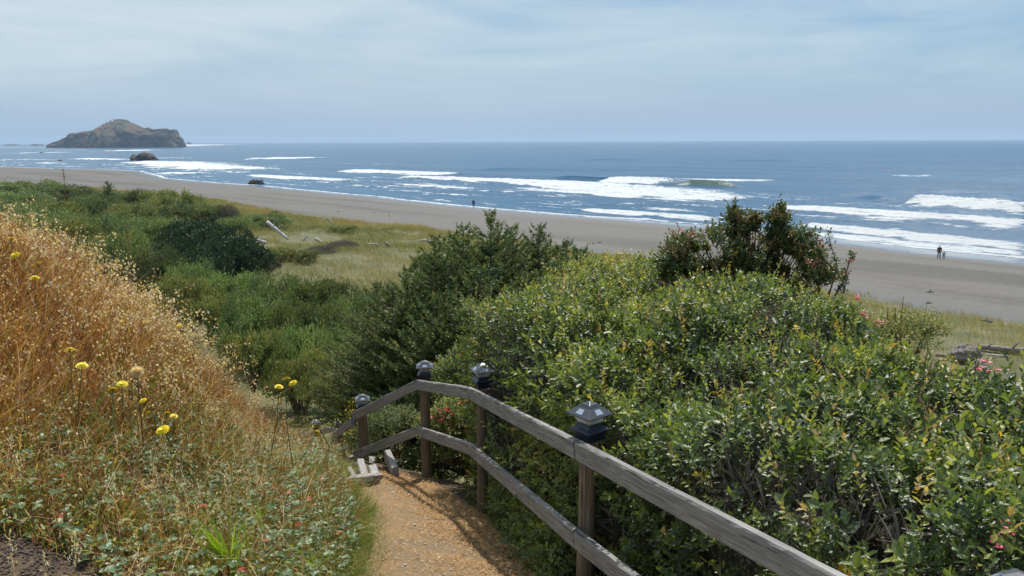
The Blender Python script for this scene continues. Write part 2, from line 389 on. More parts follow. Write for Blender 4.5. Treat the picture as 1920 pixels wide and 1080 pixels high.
M['ground'] = noisemat('duff_ground', [(.3, (.06, .075, .03)), (.5, (.12, .115, .05)), (.7, (.19, .16, .08))], scale=.35, detail=12, bump=.6, bdist=.03, bscale=9, coord='Object', roughn=.7)
t = M['ground'].node_tree; b = [q for q in t.nodes if q.type == 'BSDF_PRINCIPLED'][0]; src = b.inputs['Base Color'].links[0].from_socket
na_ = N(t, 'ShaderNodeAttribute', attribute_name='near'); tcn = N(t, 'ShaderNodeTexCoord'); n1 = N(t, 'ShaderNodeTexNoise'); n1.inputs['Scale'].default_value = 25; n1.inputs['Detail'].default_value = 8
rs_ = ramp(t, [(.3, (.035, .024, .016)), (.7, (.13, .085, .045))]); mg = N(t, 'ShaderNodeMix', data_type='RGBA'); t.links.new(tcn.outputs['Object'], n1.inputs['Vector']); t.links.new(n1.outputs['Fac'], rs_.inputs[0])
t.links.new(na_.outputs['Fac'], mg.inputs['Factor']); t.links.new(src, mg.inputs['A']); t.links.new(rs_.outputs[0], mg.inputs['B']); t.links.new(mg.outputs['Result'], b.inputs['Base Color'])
# path: trodden earth with orange dry clippings
m, t, b, o = mat('dirt_path')
tcn = N(t, 'ShaderNodeTexCoord'); n1 = N(t, 'ShaderNodeTexNoise'); n1.inputs['Scale'].default_value = 2.2; n1.inputs['Detail'].default_value = 4
n2 = N(t, 'ShaderNodeTexNoise'); n2.inputs['Scale'].default_value = 60; n2.inputs['Detail'].default_value = 8; n2.inputs['Roughness'].default_value = .8
vo = N(t, 'ShaderNodeTexVoronoi'); vo.inputs['Scale'].default_value = 70
r1 = ramp(t, [(.35, (.20, .15, .09)), (.6, (.28, .18, .085))]); r2 = ramp(t, [(.3, (.55, .5, .45)), (.55, (1, 1, 1)), (.75, (1.35, 1.3, 1.2))])
mm = N(t, 'ShaderNodeMix', data_type='RGBA', blend_type='MULTIPLY'); mm.inputs['Factor'].default_value = 1
lk = t.links.new
for n_ in (n1, n2, vo): lk(tcn.outputs['Object'], n_.inputs['Vector'])
lk(n1.outputs['Fac'], r1.inputs[0]); lk(n2.outputs['Fac'], r2.inputs[0]); lk(r1.outputs[0], mm.inputs['A']); lk(r2.outputs[0], mm.inputs['B']); lk(mm.outputs['Result'], b.inputs['Base Color'])
b.inputs['Roughness'].default_value = .9; bu = N(t, 'ShaderNodeBump'); bu.inputs['Strength'].default_value = .7; bu.inputs['Distance'].default_value = .012
ma = N(t, 'ShaderNodeMath', operation='MULTIPLY_ADD'); ma.inputs[1].default_value = .5; lk(vo.outputs['Distance'], ma.inputs[0]); lk(n2.outputs['Fac'], ma.inputs[2]); lk(ma.outputs[0], bu.inputs['Height']); lk(bu.outputs[0], b.inputs['Normal'])
M['path'] = m
# beach: grey sand, wet and shiny at the water
m, t, b, o = mat('beach_sand'); lk = t.links.new
tcn = N(t, 'ShaderNodeTexCoord'); mpn = N(t, 'ShaderNodeMapping'); mpn.inputs['Rotation'].default_value = (0, 0, math.radians(-45)); mpn.inputs['Scale'].default_value = (.09, .012, .1)
mpn.inputs['Rotation'].default_value = (0, 0, math.radians(45)); mpn.inputs['Scale'].default_value = (.012, .09, .1)
n1 = N(t, 'ShaderNodeTexNoise'); n1.inputs['Scale'].default_value = 1; n1.inputs['Detail'].default_value = 9; n1.inputs['Roughness'].default_value = .6
n2 = N(t, 'ShaderNodeTexNoise'); n2.inputs['Scale'].default_value = 1.6; n2.inputs['Detail'].default_value = 8; n2.inputs['Roughness'].default_value = .75
lk(tcn.outputs['Object'], mpn.inputs[0]); mpr = N(t, 'ShaderNodeMapping'); mpr.inputs['Rotation'].default_value = (0, 0, math.radians(45))
lk(tcn.outputs['Object'], mpr.inputs[0]); mps = N(t, 'ShaderNodeMapping'); mps.inputs['Scale'].default_value = (.012, .1, .1); lk(mpr.outputs[0], mps.inputs[0]); lk(mps.outputs[0], n1.inputs['Vector'])
lk(tcn.outputs['Object'], n2.inputs['Vector'])
r1 = ramp(t, [(.38, (.084, .075, .065)), (.5, (.130, .117, .102)), (.62, (.118, .114, .110))]); lk(n1.outputs['Fac'], r1.inputs[0])
r2 = ramp(t, [(.3, (.72, .72, .72)), (.7, (1.18, 1.18, 1.18))]); lk(n2.outputs['Fac'], r2.inputs[0])
mm = N(t, 'ShaderNodeMix', data_type='RGBA', blend_type='MULTIPLY'); mm.inputs['Factor'].default_value = 1; lk(r1.outputs[0], mm.inputs['A']); lk(r2.outputs[0], mm.inputs['B'])
wa = N(t, 'ShaderNodeAttribute', attribute_name='wet'); mw = N(t, 'ShaderNodeMix', data_type='RGBA'); lk(wa.outputs['Fac'], mw.inputs['Factor']); lk(mm.outputs['Result'], mw.inputs['A']); mw.inputs['B'].default_value = (.06, .075, .10, 1)  # wet tint also carries the sky's blue reflection as colour
lk(mw.outputs['Result'], b.inputs['Base Color']); rw = N(t, 'ShaderNodeMapRange'); rw.inputs['To Min'].default_value = .85; rw.inputs['To Max'].default_value = .1; lk(wa.outputs['Fac'], rw.inputs[0]); lk(rw.outputs[0], b.inputs['Roughness'])
bu = N(t, 'ShaderNodeBump'); bu.inputs['Distance'].default_value = .12; bs = N(t, 'ShaderNodeMapRange'); bs.inputs['To Min'].default_value = .5; bs.inputs['To Max'].default_value = 0.02; lk(wa.outputs['Fac'], bs.inputs[0]); lk(bs.outputs[0], bu.inputs['Strength'])
lk(n2.outputs['Fac'], bu.inputs['Height']); lk(bu.outputs[0], b.inputs['Normal'])
M['sand'] = m
dsh = v_-shore(u_)
ww_ = np.interp(u_, [0, 60, 130, 250], [11, 8.5, 3.5, 3])
wet = sstep(-1.12, -.9, dsh/ww_+.12*fbm(u_/18, v_/18, s=21))
dampn = .22*sstep(-17, -8, dsh)
sub('beach', isbeach, M['sand'], {'wet': np.clip(wet*.9+dampn, 0, 1)})
sub('path', ispath, M['path'], {})
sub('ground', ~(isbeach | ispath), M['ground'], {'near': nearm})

# ================================================================== water
FOAM = [  # breakers traced as polylines on the water: (photo px, py, thickness px), strength, crest height
 ([(1460, 388, 3), (1530, 392, 8), (1620, 399, 10), (1700, 406, 12), (1800, 413, 13), (1930, 424, 11)], 1, .35),
 ([(1700, 382, 7), (1760, 386, 10), (1850, 392, 11), (1930, 399, 12)], 1, 1.0),
 ([(1690, 396, 10), (1800, 400, 14), (1930, 410, 16)], .62, .1),
 ([(755, 334, 2), (850, 338, 4), (960, 342, 5), (1040, 346, 8), (1100, 350, 11), (1200, 359, 13), (1280, 366, 14), (1340, 373, 10), (1405, 372, 4)], 1, .5),
 ([(985, 354, 3), (1090, 359, 6), (1200, 369, 6)], .9, .1),
 ([(745, 345, 2), (800, 348, 4), (885, 354, 3)], .9, .1),
 ([(1135, 338, 3), (1180, 340, 7), (1250, 343, 8)], 1, .7),
 ([(1240, 337, 3), (1330, 337, 4), (1445, 338, 3)], .85, .2),
 ([(1385, 362, 4), (1480, 372, 6), (1560, 374, 4)], .5, .05),
 ([(645, 320, 3), (690, 322, 5), (850, 327, 3)], .95, .4),
 ([(640, 308, 2), (760, 306, 2)], .6, .1),
 ([(1015, 378, 3), (1090, 383, 6), (1210, 384, 6)], .6, .1),
 ([(1090, 394, 3), (1180, 401, 6), (1280, 408, 7), (1345, 414, 4)], .95, .3),
 ([(850, 358, 2), (980, 360, 3)], .7, .1),
 ([(1140, 408, 3), (1300, 412, 5), (1420, 420, 5)], .7, .1),
 ([(1500, 423, 4), (1560, 429, 8), (1650, 439, 9), (1750, 449, 10), (1850, 460, 9), (1930, 470, 7)], .95, .35),
 ([(1480, 433, 3), (1600, 444, 6), (1760, 461, 9), (1930, 478, 8)], .9, .1),
 ([(1640, 432, 5), (1760, 446, 12), (1930, 460, 14)], .55, .05),
 ([(465, 330, 2), (500, 331, 4), (570, 335, 5), (650, 339, 3)], 1, .4),
 ([(295, 325, 4), (330, 328, 8), (368, 326, 5)], 1, .3),
 ([(250, 304, 4), (320, 308, 9), (400, 315, 10), (495, 319, 5)], 1, .6),
 ([(370, 305, 4), (430, 307, 3)], .8, .2),
 ([(498, 297, 3), (530, 298, 6), (567, 298, 4)], 1, .7),
 ([(150, 298, 3), (200, 299, 3), (246, 300, 3)], .95, .3),
 ([(55, 287, 3), (90, 286, 4), (165, 285, 3)], 1, .3),
 ([(0, 300, 2), (60, 301, 3), (112, 300, 2)], .9, .3),
 ([(300, 297, 4), (342, 297, 4)], 1, .4),
 ([(0, 276, 1.5), (40, 276, 2)], .9, .2),
 ([(72, 305, 4), (105, 306, 3)], .8, .1),
 ([(270, 276, 1.2), (360, 271, 1.2)], .9, .1),
 ([(90, 276.5, 1.1), (180, 276.6, 1.2), (270, 276, 1.3)], .8, .1),
 ([(175, 316, 2), (300, 317, 2)], .7, .05), ([(240, 283, 2), (255, 281, 2)], 1, .2),
 ([(0, 288, 2), (52, 287, 2)], .9, .1), ([(0, 309, 2), (66, 308, 3)], .8, .1), ([(95, 312, 2), (150, 313, 2), (235, 311, 2)], .75, .1), ([(180, 291, 2), (240, 290, 1.5)], .6, .1), ([(120, 281, 1.2), (160, 281, 1.4)], .8, .1), ([(345, 318, 3), (470, 323, 3)], .75, .1), ([(600, 300, 1), (760, 299, 1.2)], .3, .1), ([(655, 347, 3), (735, 352, 3)], .7, .1),
 ([(1670, 330, 2), (1750, 331, 2)], .7, .1), ([(1570, 306, 1), (1760, 304, 1)], .35, .1),
]
nrs, nas = 760, 1000
rs = np.concatenate([np.geomspace(70, 700, 560), np.geomspace(705, 13000, 200)])
asg = np.radians(np.linspace(-52, 50, nas))
RS, AS = np.meshgrid(rs, asg, indexing='ij'); SX = (RS*np.sin(AS)).ravel(); SY = (RS*np.cos(AS)).ravel()
U, V_ = uv(SX, SY); foam = np.zeros_like(U); lift = np.zeros_like(U)
ngr = fbm(U/9, V_/4, s=11, o=5); nfn = fbm(U/2.2, V_/1.2, s=12, o=3); crm = np.zeros_like(U)
for pts, st, hgt in FOAM:
    W_ = []
    for px, py, th in pts:
        a = atz(px, py-th/2); b_ = atz(px, py+th/2); c = atz(px, py)
        ua, va = uv(c.x, c.y)
        W_.append((ua, va, max(uv(a.x, a.y)[1]-uv(b_.x, b_.y)[1], .8)*.5))
    W_.sort(); us = [q[0] for q in W_]
    pad = (us[-1]-us[0])*.02+2
    vc = np.interp(U, us, [q[1] for q in W_]); hw = np.interp(U, us, [q[2] for q in W_])
    hw = hw*1.12
    endf = sstep(us[0]-pad, us[0]+pad, U)*(1-sstep(us[-1]-pad, us[-1]+pad, U))
    dn = (V_-vc+ngr*hw*.9)/hw
    prof = np.where(dn < 0, 1-sstep(.6, 1.15, -dn), 1-sstep(.1, 2.0, dn))
    if st < .8: prof = prof*sstep(-.25, .35, nfn+ngr+st-.5)
    foam = np.maximum(foam, prof*endf*min(st*1.1, 1))
    dd = (V_-vc-hw*.35)/np.maximum(hw*.9, 1.3)
    lift = np.maximum(lift, 1.6*hgt*np.exp(-dd**2)*endf*(1+.4*ngr+.35*nfn))
ds = V_-shore(U)+.9*fbm(U/14, V_*0, s=31)
edge = np.exp(-((ds-1.0)/1.3)**2)*sstep(-.8, .3, nfn*.8+ngr+.35)
foam = np.maximum(foam*.86, edge*.92)
surf = sstep(1, 8, ds)*(1-sstep(55, 95, ds))
streak = sstep(.12, .55, fbm(U/16, V_/2.6, s=41, o=5)+.35*nfn)*surf*.75
foam = np.maximum(foam, streak)
lift = lift*np.where(ds > 2, 1, 0)
# green unbroken faces
def ridge(p, hgt, wd):
    global lift, crm
    W_ = sorted([uv(c.x, c.y) for c in (atz(a, b_) for a, b_ in p)])
    us = [q[0] for q in W_]; vc = np.interp(U, us, [q[1] for q in W_])
    e = sstep(us[0]-3, us[0]+8, U)*(1-sstep(us[-1]-8, us[-1]+3, U))
    g = hgt*np.exp(-((V_-vc)/wd)**2)*e*(1+.15*ngr); lift = np.maximum(lift, g)
    if hgt > 1.5: crm = np.maximum(crm, e*np.exp(-((V_-vc+wd*.6)/wd)**2)*hgt)
ridge([(1245, 346), (1300, 345), (1385, 349)], 1.7, 2.2)
ridge([(1040, 333), (1130, 337), (1200, 340)], 1.0, 2.6)
ridge([(1600, 372), (1700, 382)], 1.0, 2.5)
ridge([(1620, 352), (1800, 362), (1930, 372)], .7, 5)
ridge([(1390, 356), (1500, 362), (1600, 370)], .6, 4)
ridge([(900, 318), (1200, 322)], .7, 6); ridge([(1300, 310), (1700, 316)], .6, 7); ridge([(1100, 300), (1500, 302)], .8, 9)
swell = .28*np.sin((V_+9*fbm(U/70, V_/70, s=51))/7.5)*sstep(15, 60, ds)+.12*fbm(U/14, V_/6, s=52)
zsea = np.where(ds > 0, sstep(0, 14, ds)*swell*(1-.0*ds)+lift*sstep(2, 10, ds), 0)
zsea = zsea*(1-sstep(900, 2500, RS.ravel()))+foam*.06
chop = .10*fbm(U/3.5, V_/1.8, s=53)*sstep(4, 20, ds)
zsea += chop*(1-sstep(250, 600, RS.ravel()))
ids = np.arange(len(U)).reshape(len(rs), nas)
SQ = np.stack([ids[:-1, :-1], ids[:-1, 1:], ids[1:, 1:], ids[1:, :-1]], -1).reshape(-1, 4)
SQ = SQ[(ds[SQ].max(1) > -6) & ((SX > -700)[SQ].all(1) | (SY > 600)[SQ].all(1))]
m, t, b, o = mat('sea_water'); lk = t.links.new
tcn = N(t, 'ShaderNodeTexCoord'); rot = N(t, 'ShaderNodeMapping'); rot.inputs['Rotation'].default_value = (0, 0, math.radians(45)); lk(tcn.outputs['Object'], rot.inputs[0])
def snoise(sx, sy, sc, det, ro=.6):
    mpp = N(t, 'ShaderNodeMapping'); mpp.inputs['Scale'].default_value = (sx, sy, 1); lk(rot.outputs[0], mpp.inputs[0])
    nn = N(t, 'ShaderNodeTexNoise'); nn.inputs['Scale'].default_value = sc; nn.inputs['Detail'].default_value = det; nn.inputs['Roughness'].default_value = ro; lk(mpp.outputs[0], nn.inputs['Vector']); return nn
na1 = snoise(.35, 1, .9, 6, .65); na2 = snoise(.3, 1, .12, 5); nf = snoise(.3, 1, 1.1, 9, .75); nb_ = snoise(.25, 1, .02, 4)
sm = N(t, 'ShaderNodeMath', operation='MULTIPLY_ADD'); lk(na2.outputs['Fac'], sm.inputs[0]); sm.inputs[1].default_value = 2.5; lk(na1.outputs['Fac'], sm.inputs[2])
bu = N(t, 'ShaderNodeBump'); bu.inputs['Strength'].default_value = .9; bu.inputs['Distance'].default_value = .5; lk(sm.outputs[0], bu.inputs['Height'])
fa = N(t, 'ShaderNodeAttribute', attribute_name='foam'); ga = N(t, 'ShaderNodeAttribute', attribute_name='green')
fs = N(t, 'ShaderNodeMath', operation='MULTIPLY_ADD'); lk(nf.outputs['Fac'], fs.inputs[0]); fs.inputs[1].default_value = 2.6; fs.inputs[2].default_value = -1.36
fm = N(t, 'ShaderNodeMath', operation='ADD'); lk(fa.outputs['Fac'], fm.inputs[0]); lk(fs.outputs[0], fm.inputs[1])
fr = N(t, 'ShaderNodeMapRange', interpolation_type='SMOOTHSTEP'); fr.inputs['From Min'].default_value = .36; fr.inputs['From Max'].default_value = .74; lk(fm.outputs[0], fr.inputs[0])
deep = ramp(t, [(.35, (.004, .058, .135)), (.65, (.010, .088, .185))]); lk(nb_.outputs['Fac'], deep.inputs[0])
gm = N(t, 'ShaderNodeMix', data_type='RGBA'); lk(ga.outputs['Fac'], gm.inputs['Factor']); lk(deep.outputs[0], gm.inputs['A']); gm.inputs['B'].default_value = (.045, .095, .07, 1)
lk(gm.outputs['Result'], b.inputs['Base Color']); b.inputs['Roughness'].default_value = .22; b.inputs['IOR'].default_value = 1.28; lk(bu.outputs[0], b.inputs['Normal'])
fo = N(t, 'ShaderNodeBsdfDiffuse'); fo.inputs['Color'].default_value = (.68, .70, .715, 1)
bu2 = N(t, 'ShaderNodeBump'); bu2.inputs['Strength'].default_value = 1.0; bu2.inputs['Distance'].default_value = .8; lk(nf.outputs['Fac'], bu2.inputs['Height']); lk(bu2.outputs[0], fo.inputs['Normal'])
ms = N(t, 'ShaderNodeMixShader'); lk(fr.outputs[0], ms.inputs[0]); lk(b.outputs[0], ms.inputs[1]); lk(fo.outputs[0], ms.inputs[2]); lk(ms.outputs[0], o.inputs[0])
M['sea'] = m
tag(mesh_np('water', np.stack([SX, SY, zsea], 1), SQ, M['sea'], None, {'foam': foam, 'green': np.clip(crm, 0, 1)}, smooth=True), kind='structure')

# ================================================================== island and rocks
m, t, b, o = mat('island_rock'); lk = t.links.new
tcn = N(t, 'ShaderNodeTexCoord'); geo = N(t, 'ShaderNodeNewGeometry'); se = N(t, 'ShaderNodeSeparateXYZ'); lk(geo.outputs['True Normal'], se.inputs[0])
n1 = N(t, 'ShaderNodeTexNoise'); n1.inputs['Scale'].default_value = .03; n1.inputs['Detail'].default_value = 10; n1.inputs['Roughness'].default_value = .7; lk(tcn.outputs['Object'], n1.inputs['Vector'])
n2 = N(t, 'ShaderNodeTexNoise'); n2.inputs['Scale'].default_value = .014; n2.inputs['Detail'].default_value = 6; lk(tcn.outputs['Object'], n2.inputs['Vector'])
rk = ramp(t, [(.38, (.010, .012, .016)), (.52, (.032, .032, .034)), (.62, (.085, .075, .065)), (.68, (.4, .39, .38))]); lk(n1.outputs['Fac'], rk.inputs[0])
gr = ramp(t, [(.4, (.035, .04, .02)), (.55, (.085, .066, .03)), (.65, (.12, .065, .035))]); lk(n2.outputs['Fac'], gr.inputs[0])
sl_ = N(t, 'ShaderNodeMath', operation='MULTIPLY_ADD'); lk(n2.outputs['Fac'], sl_.inputs[0]); sl_.inputs[1].default_value = 1.2; lk(se.outputs['Z'], sl_.inputs[2])
sr = N(t, 'ShaderNodeMapRange'); sr.inputs['From Min'].default_value = 1.12; sr.inputs['From Max'].default_value = 1.3; lk(sl_.outputs[0], sr.inputs[0])
mi = N(t, 'ShaderNodeMix', data_type='RGBA'); lk(sr.outputs[0], mi.inputs['Factor']); lk(rk.outputs[0], mi.inputs['A']); lk(gr.outputs[0], mi.inputs['B']); lk(mi.outputs['Result'], b.inputs['Base Color'])
b.inputs['Roughness'].default_value = .9; M['island'] = m
PROF = [(90, 272), (100, 268), (118, 262), (130, 256), (134, 249), (142, 250), (160, 246), (175, 245), (188, 238), (200, 232), (210, 228), (218, 226), (222, 223), (236, 224), (243, 229), (250, 232),
        (262, 237), (272, 241), (278, 239), (286, 243), (296, 242), (312, 241), (320, 244), (328, 242), (330, 248), (334, 256), (339, 257), (342, 265), (346, 271)]
YI = 2400.0
pa = [at(a, b_, YI) for a, b_ in PROF]
ax_ = np.array([p.x for p in pa]); az_ = np.array([max(p.z, 0) for p in pa])
nx, ny = 260, 90
ix = np.linspace(ax_[0]-4, ax_[-1]+4, nx); iy = np.linspace(-1, 1, ny)
IX, IY = np.meshgrid(ix, iy, indexing='ij')
pr = np.interp(IX, ax_, az_, left=0, right=0)
half = 16+38*np.sqrt(np.clip(pr/85, 0, 1))
sp = np.clip(1-np.abs(IY)**2.2, 0, 1)**.9
nn = fbm(IX/38, IY*3.2, s=61, o=6); rid = 1-np.abs(fbm(IX/26, IY*4, s=64, o=4))*2
IZ = pr*sp*(1+.10*nn*np.abs(IY))+(rid-.6)*9*sp*np.abs(IY)-5+5*(pr > 1)*sp+1.2*fbm(IX/7, IY*14, s=66)*sp
bul = np.exp(-((IX-np.interp(225, [90, 346], [ax_[0], ax_[-1]]))/60)**2)
WY = YI+IY*(half+30*nn+60*bul*(IY < 0))
WX = IX+6*fbm(IX/20, IY*5, s=69)*np.abs(IY)
ii = np.arange(nx*ny).reshape(nx, ny); IQ = np.stack([ii[:-1, :-1], ii[1:, :-1], ii[1:, 1:], ii[:-1, 1:]], -1).reshape(-1, 4)
isl = mesh_np('rocky_island', np.stack([WX.ravel(), WY.ravel(), IZ.ravel()], 1), IQ, M['island'])
tag(isl, 'large steep rocky island with ochre grassy slopes on the horizon', 'island')
M['rock'] = noisemat('dark_sea_rock', [(.3, (.035, .03, .028)), (.6, (.10, .08, .07)), (.75, (.16, .14, .12))], scale=.8, detail=10, bump=.8, bdist=.3)
M['stone'] = noisemat('pale_stone', [(.3, (.22, .20, .185)), (.7, (.42, .39, .36))], scale=3, detail=10, bump=.6, bdist=.05)
def rock(name, loc, size, seed, m_, label, cat='rock', group=None, prof=None):
    import bmesh
    bm = bmesh.new(); bmesh.ops.create_icosphere(bm, subdivisions=5, radius=1)
    co = np.array([v.co for v in bm.verts]); n = fbm(co[:, 0]*1.3+seed, co[:, 1]*1.3, co[:, 2]*1.3, o=5, s=seed)
    n2 = np.round(fbm(co[:, 0]*2+seed, co[:, 1]*2, co[:, 2]*2, o=2, s=seed+3)*4)/4
    co = co*(1+.45*n+.22*n2)[:, None]*np.array(size)
    if prof: co[:, 2] *= np.interp(co[:, 0]/size[0], *prof)
    for v, c in zip(bm.verts, co): v.co = c
    me = bpy.data.meshes.new(name); bm.to_mesh(me); bm.free(); me.materials.append(m_)
    o_ = bpy.data.objects.new(name, me); C.objects.link(o_); o_.location = loc
    return tag(o_, label, cat, group)
def wrock(name, px, py, wpx, hpx, seed, label, prof=None):
    p = atz(px, py); s = p.y/F
    return rock(name, p, (wpx*s/2, wpx*s/2.4, hpx*s), seed, M['rock'], label, prof=prof)
wrock('sea_rock', 267, 301, 44, 11.5, 4, 'dark two-humped rock standing in the white surf below the island', prof=([-1, -.65, -.35, -.1, .15, .5, .8, 1], [.9, 1.0, .55, .8, 1.25, 1.2, 1.25, 1.1]))
wrock('sea_rock', 482, 345, 27, 9, 9, 'low flat-topped dark rock at the edge of the wet sand')
wrock('sea_rock', 354, 270.5, 14, 3.5, 12, 'small dark rocks just off the right tip of the island')
wrock('sea_rock', 338, 269.5, 8, 10, 15, 'narrow rock stack against the right end of the island')
wrock('sea_rock', 22, 273, 26, 2.2, 18, 'low dark reef breaking the sea at the left edge of the photo')
wrock('sea_rock', 70, 273, 22, 2.4, 21, 'low dark reef just left of the island')
wrock('sea_rock', 78, 287, 6, 1.6, 25, 'tiny dark rock in the long white breaker left of the two-humped rock')
wrock('sea_rock', 113, 302, 8, 2.2, 27, 'tiny dark rock near the shore at far left')
# bare snags on the island's ridge
for k, (px, py, h) in enumerate([(207, 229, 6), (200, 232, 5), (193, 235, 4), (214, 226, 5)]):
    p = at(px, py+1.5, YI); mb = MB(); s = YI/F
    mb.tube([p, p+Vector((0, 0, h*s*.6)), p+Vector((s*.7, 0, h*s))], [1.3, 1.0, .5], 5)
    for q in range(4): a = p+Vector((0, 0, h*s*(.4+.14*q))); mb.tube([a, a+Vector(((-1)**q*3.0, .5, 1.6))], [.7, .3], 4)
    o_ = mb.build('bare_tree', M['bark']); tag(o_, ['bare tree second from the summit on the island ridge', 'bare tree third from the summit on the island ridge', 'bare tree farthest left on the island ridge', 'bare tree closest to the island summit'][k], 'tree', 'bare trees on the island ridge')

# ================================================================== fence
fence = empty('rail_fence', FP['A']-Vector((0, 0, .95)))
tag(fence, 'weathered grey two-rail wooden fence on round brown posts along the path and stairs', 'fence')
bpy.context.view_layer.update()
def toloc(o_, parent):
    o_.parent = parent; o_.matrix_parent_inverse = Matrix.Translation(-parent.location)
def rail(a, b_, nm='rail', hh=.09, th=.042, seed=0, m_=None, ends=0.0):
    """board from a to b (top centre line), local X along the board, worn edges"""
    a = Vector(a); b_ = Vector(b_); d = (b_-a).normalized(); a = a-d*ends; b_ = b_+d*ends
    s = Vector((0, 0, 1)).cross(d).normalized(); up = d.cross(s); Lg = (b_-a).length
    n = max(int(Lg/.03), 6); V = []; Fc = []; sec = [(-1, 0), (-.7, .06), (.7, .06), (1, 0), (1, -1), (.85, -1.04), (-.85, -1.04), (-1, -1)]
    xs = np.linspace(0, Lg, n+1); k = len(sec)
    for i, x in enumerate(xs):
        for j, (p, q) in enumerate(sec):
            e = float(noise(x*6+seed*9, j*3.1, s=seed))*.0035+float(noise(x*25+seed*5, j*5.3, s=seed+2))*.002
            V.append((x, p*th/2+e, q*hh+(.006 if q > 0 else 0)+e*.9))
    for i in range(n):
        for j in range(k): Fc.append((i*k+j, (i+1)*k+j, (i+1)*k+(j+1) % k, i*k+(j+1) % k))
    Fc.append(tuple(range(k))); Fc.append(tuple(range(n*k+k-1, n*k-1, -1)))
    o_ = mesh_py(nm, V, Fc, m_ or M['railwood'])
    o_.matrix_world = Matrix(((d.x, s.x, up.x, a.x), (d.y, s.y, up.y, a.y), (d.z, s.z, up.z, a.z), (0, 0, 0, 1)))
    return o_
def attach(o_, parent):
    mw = o_.matrix_world.copy(); o_.parent = parent; o_.matrix_parent_inverse = Matrix.Identity(4)
    o_.matrix_basis = Matrix.Translation(parent.location).inverted() @ mw
low = dict(H=.52, A=.52, C=.52, D=.53, B=.50, E=.5, F=.5, G=.5)
keys = 'HACDBEFG'
for i, (a, b_) in enumerate(zip(keys[:-1], keys[1:])):
    pa_, pb_ = FP[a].copy(), FP[b_].copy()
    if a == 'B': pa_ = pa_-Vector((0, 0, .07))
    if a == 'E': pa_ = at(632, 798, 12.7)
    for lo in (0, 1):
        qa = pa_-Vector((0, 0, low[a]*lo)); qb = pb_-Vector((0, 0, low[b_]*lo))
        if a == 'A' and lo: pass
        attach(rail(qa, qb, seed=i*2+lo+1, ends=-.011), fence)
attach(rail(FP['H']+(FP['H']-FP['A']).normalized()*1.6+Vector((0, 0, .12)), FP['H'], seed=31, ends=-.002), fence)
attach(rail(FP['H']+(FP['H']-FP['A']).normalized()*1.6+Vector((0, 0, -.4)), FP['H']-Vector((0, 0, .52)), seed=32, ends=-.002), fence)
PP = dict(H=(1868, None), A=(1101, 866, 4.20), C=(903, 745, 6.92), D=(796, 730, 8.52), B=(679, 768, 9.50), E=(636, 800, 12.75), F=(592, 809, 17.15), G=(569, 829, 19.65))
posts = {}
for k in keys:
    if k == 'H': p = FP['H']+Vector((.09, .05, 0))
    else: p = at(*PP[k]); p.z = FP[k].z+(.0 if k != 'B' else .02)
    posts[k] = p
    g = tz(p.x, p.y)-.25; r = .047 if k in 'ACH' else .055
    if k == 'B': r = .062
    mb = MB(); nseg = 10; pts = []; rad = []
    for q in range(nseg+1):
        f = q/nseg; pts.append(Vector((float(noise(f*3, ord(k)))*.006, float(noise(f*3, ord(k)+5))*.006, (g-p.z)*(1-f)))); rad.append(r*(1.06-.06*f)*(1+.03*float(noise(f*9, ord(k)+9))))
    mb.tube(pts, rad, 14); o_ = mb.build('post', M['postwood'], None, True); o_.location = p; bpy.context.view_layer.update(); attach(o_, fence)

# solar post cap lamp: base, lens, roof (> solar panels)
def make_lamp():
    r = empty('post_cap_lamp')
    b1 = MB(); b1.loft([(-.045, .056, .056), (-.005, .056, .056), (0, .073, .073), (.010, .076, .076), (.026, .054, .054), (.045, .046, .046)]); b1.build('base', M['lampblue'], r, bevel=.003)
    g = MB(); n = 9
    for sgn in range(4):                       # ribbed flaring lens: narrow prisms on every side
        for j in range(n):
            f0 = -1+2*j/n+.03; f1 = -1+2*(j+1)/n-.03
            def P_(f, z, hw, off=0):
                x, y = f*hw, -(hw+off)
                for _ in range(sgn): x, y = -y, x
                return (x, y, z)
            a0, a1 = .040, .064
            V = [P_(f0, .046, a0), P_(f1, .046, a0), P_(f1, .092, a1), P_(f0, .092, a1), P_((f0+f1)/2, .046, a0, .004), P_((f0+f1)/2, .092, a1, .004)]
            g.add(V, [(0, 4, 5, 3), (4, 1, 2, 5), (1, 0, 3, 2), (0, 1, 4), (3, 5, 2)])
    g.build('lens', M['lens'], r)
    rf = MB(); rf.loft([(.088, .066, .066), (.0885, .086, .086), (.094, .087, .087), (.132, .040, .040), (.136, .040, .040), (.1365, .033, .033), (.142, .033, .033), (.156, .006, .006)])
    ro = rf.build('roof', M['lampblack'], r, bevel=.0015)
    for sgn in range(4):
        mb = MB(); V = []
        for zz, f in ((.103, -.38), (.103, .38), (.123, .28), (.123, -.28)):
            hw = .087-(zz-.094)/(.038)*.047
            x, y = f*.062, -(hw+.0012)
            for _ in range(sgn): x, y = -y, x
            V.append(Vector((x, y, zz)))
        nn_ = (V[1]-V[0]).cross(V[3]-V[0]).normalized()
        mb.add([v-nn_*.002 for v in V]+[v+nn_*.0012 for v in V], [(3, 2, 1, 0), (4, 5, 6, 7), (0, 1, 5, 4), (1, 2, 6, 5), (2, 3, 7, 6), (3, 0, 4, 7)])
        mb.build('solar_panel', M['solar'], ro)
    return r
lamp = make_lamp()
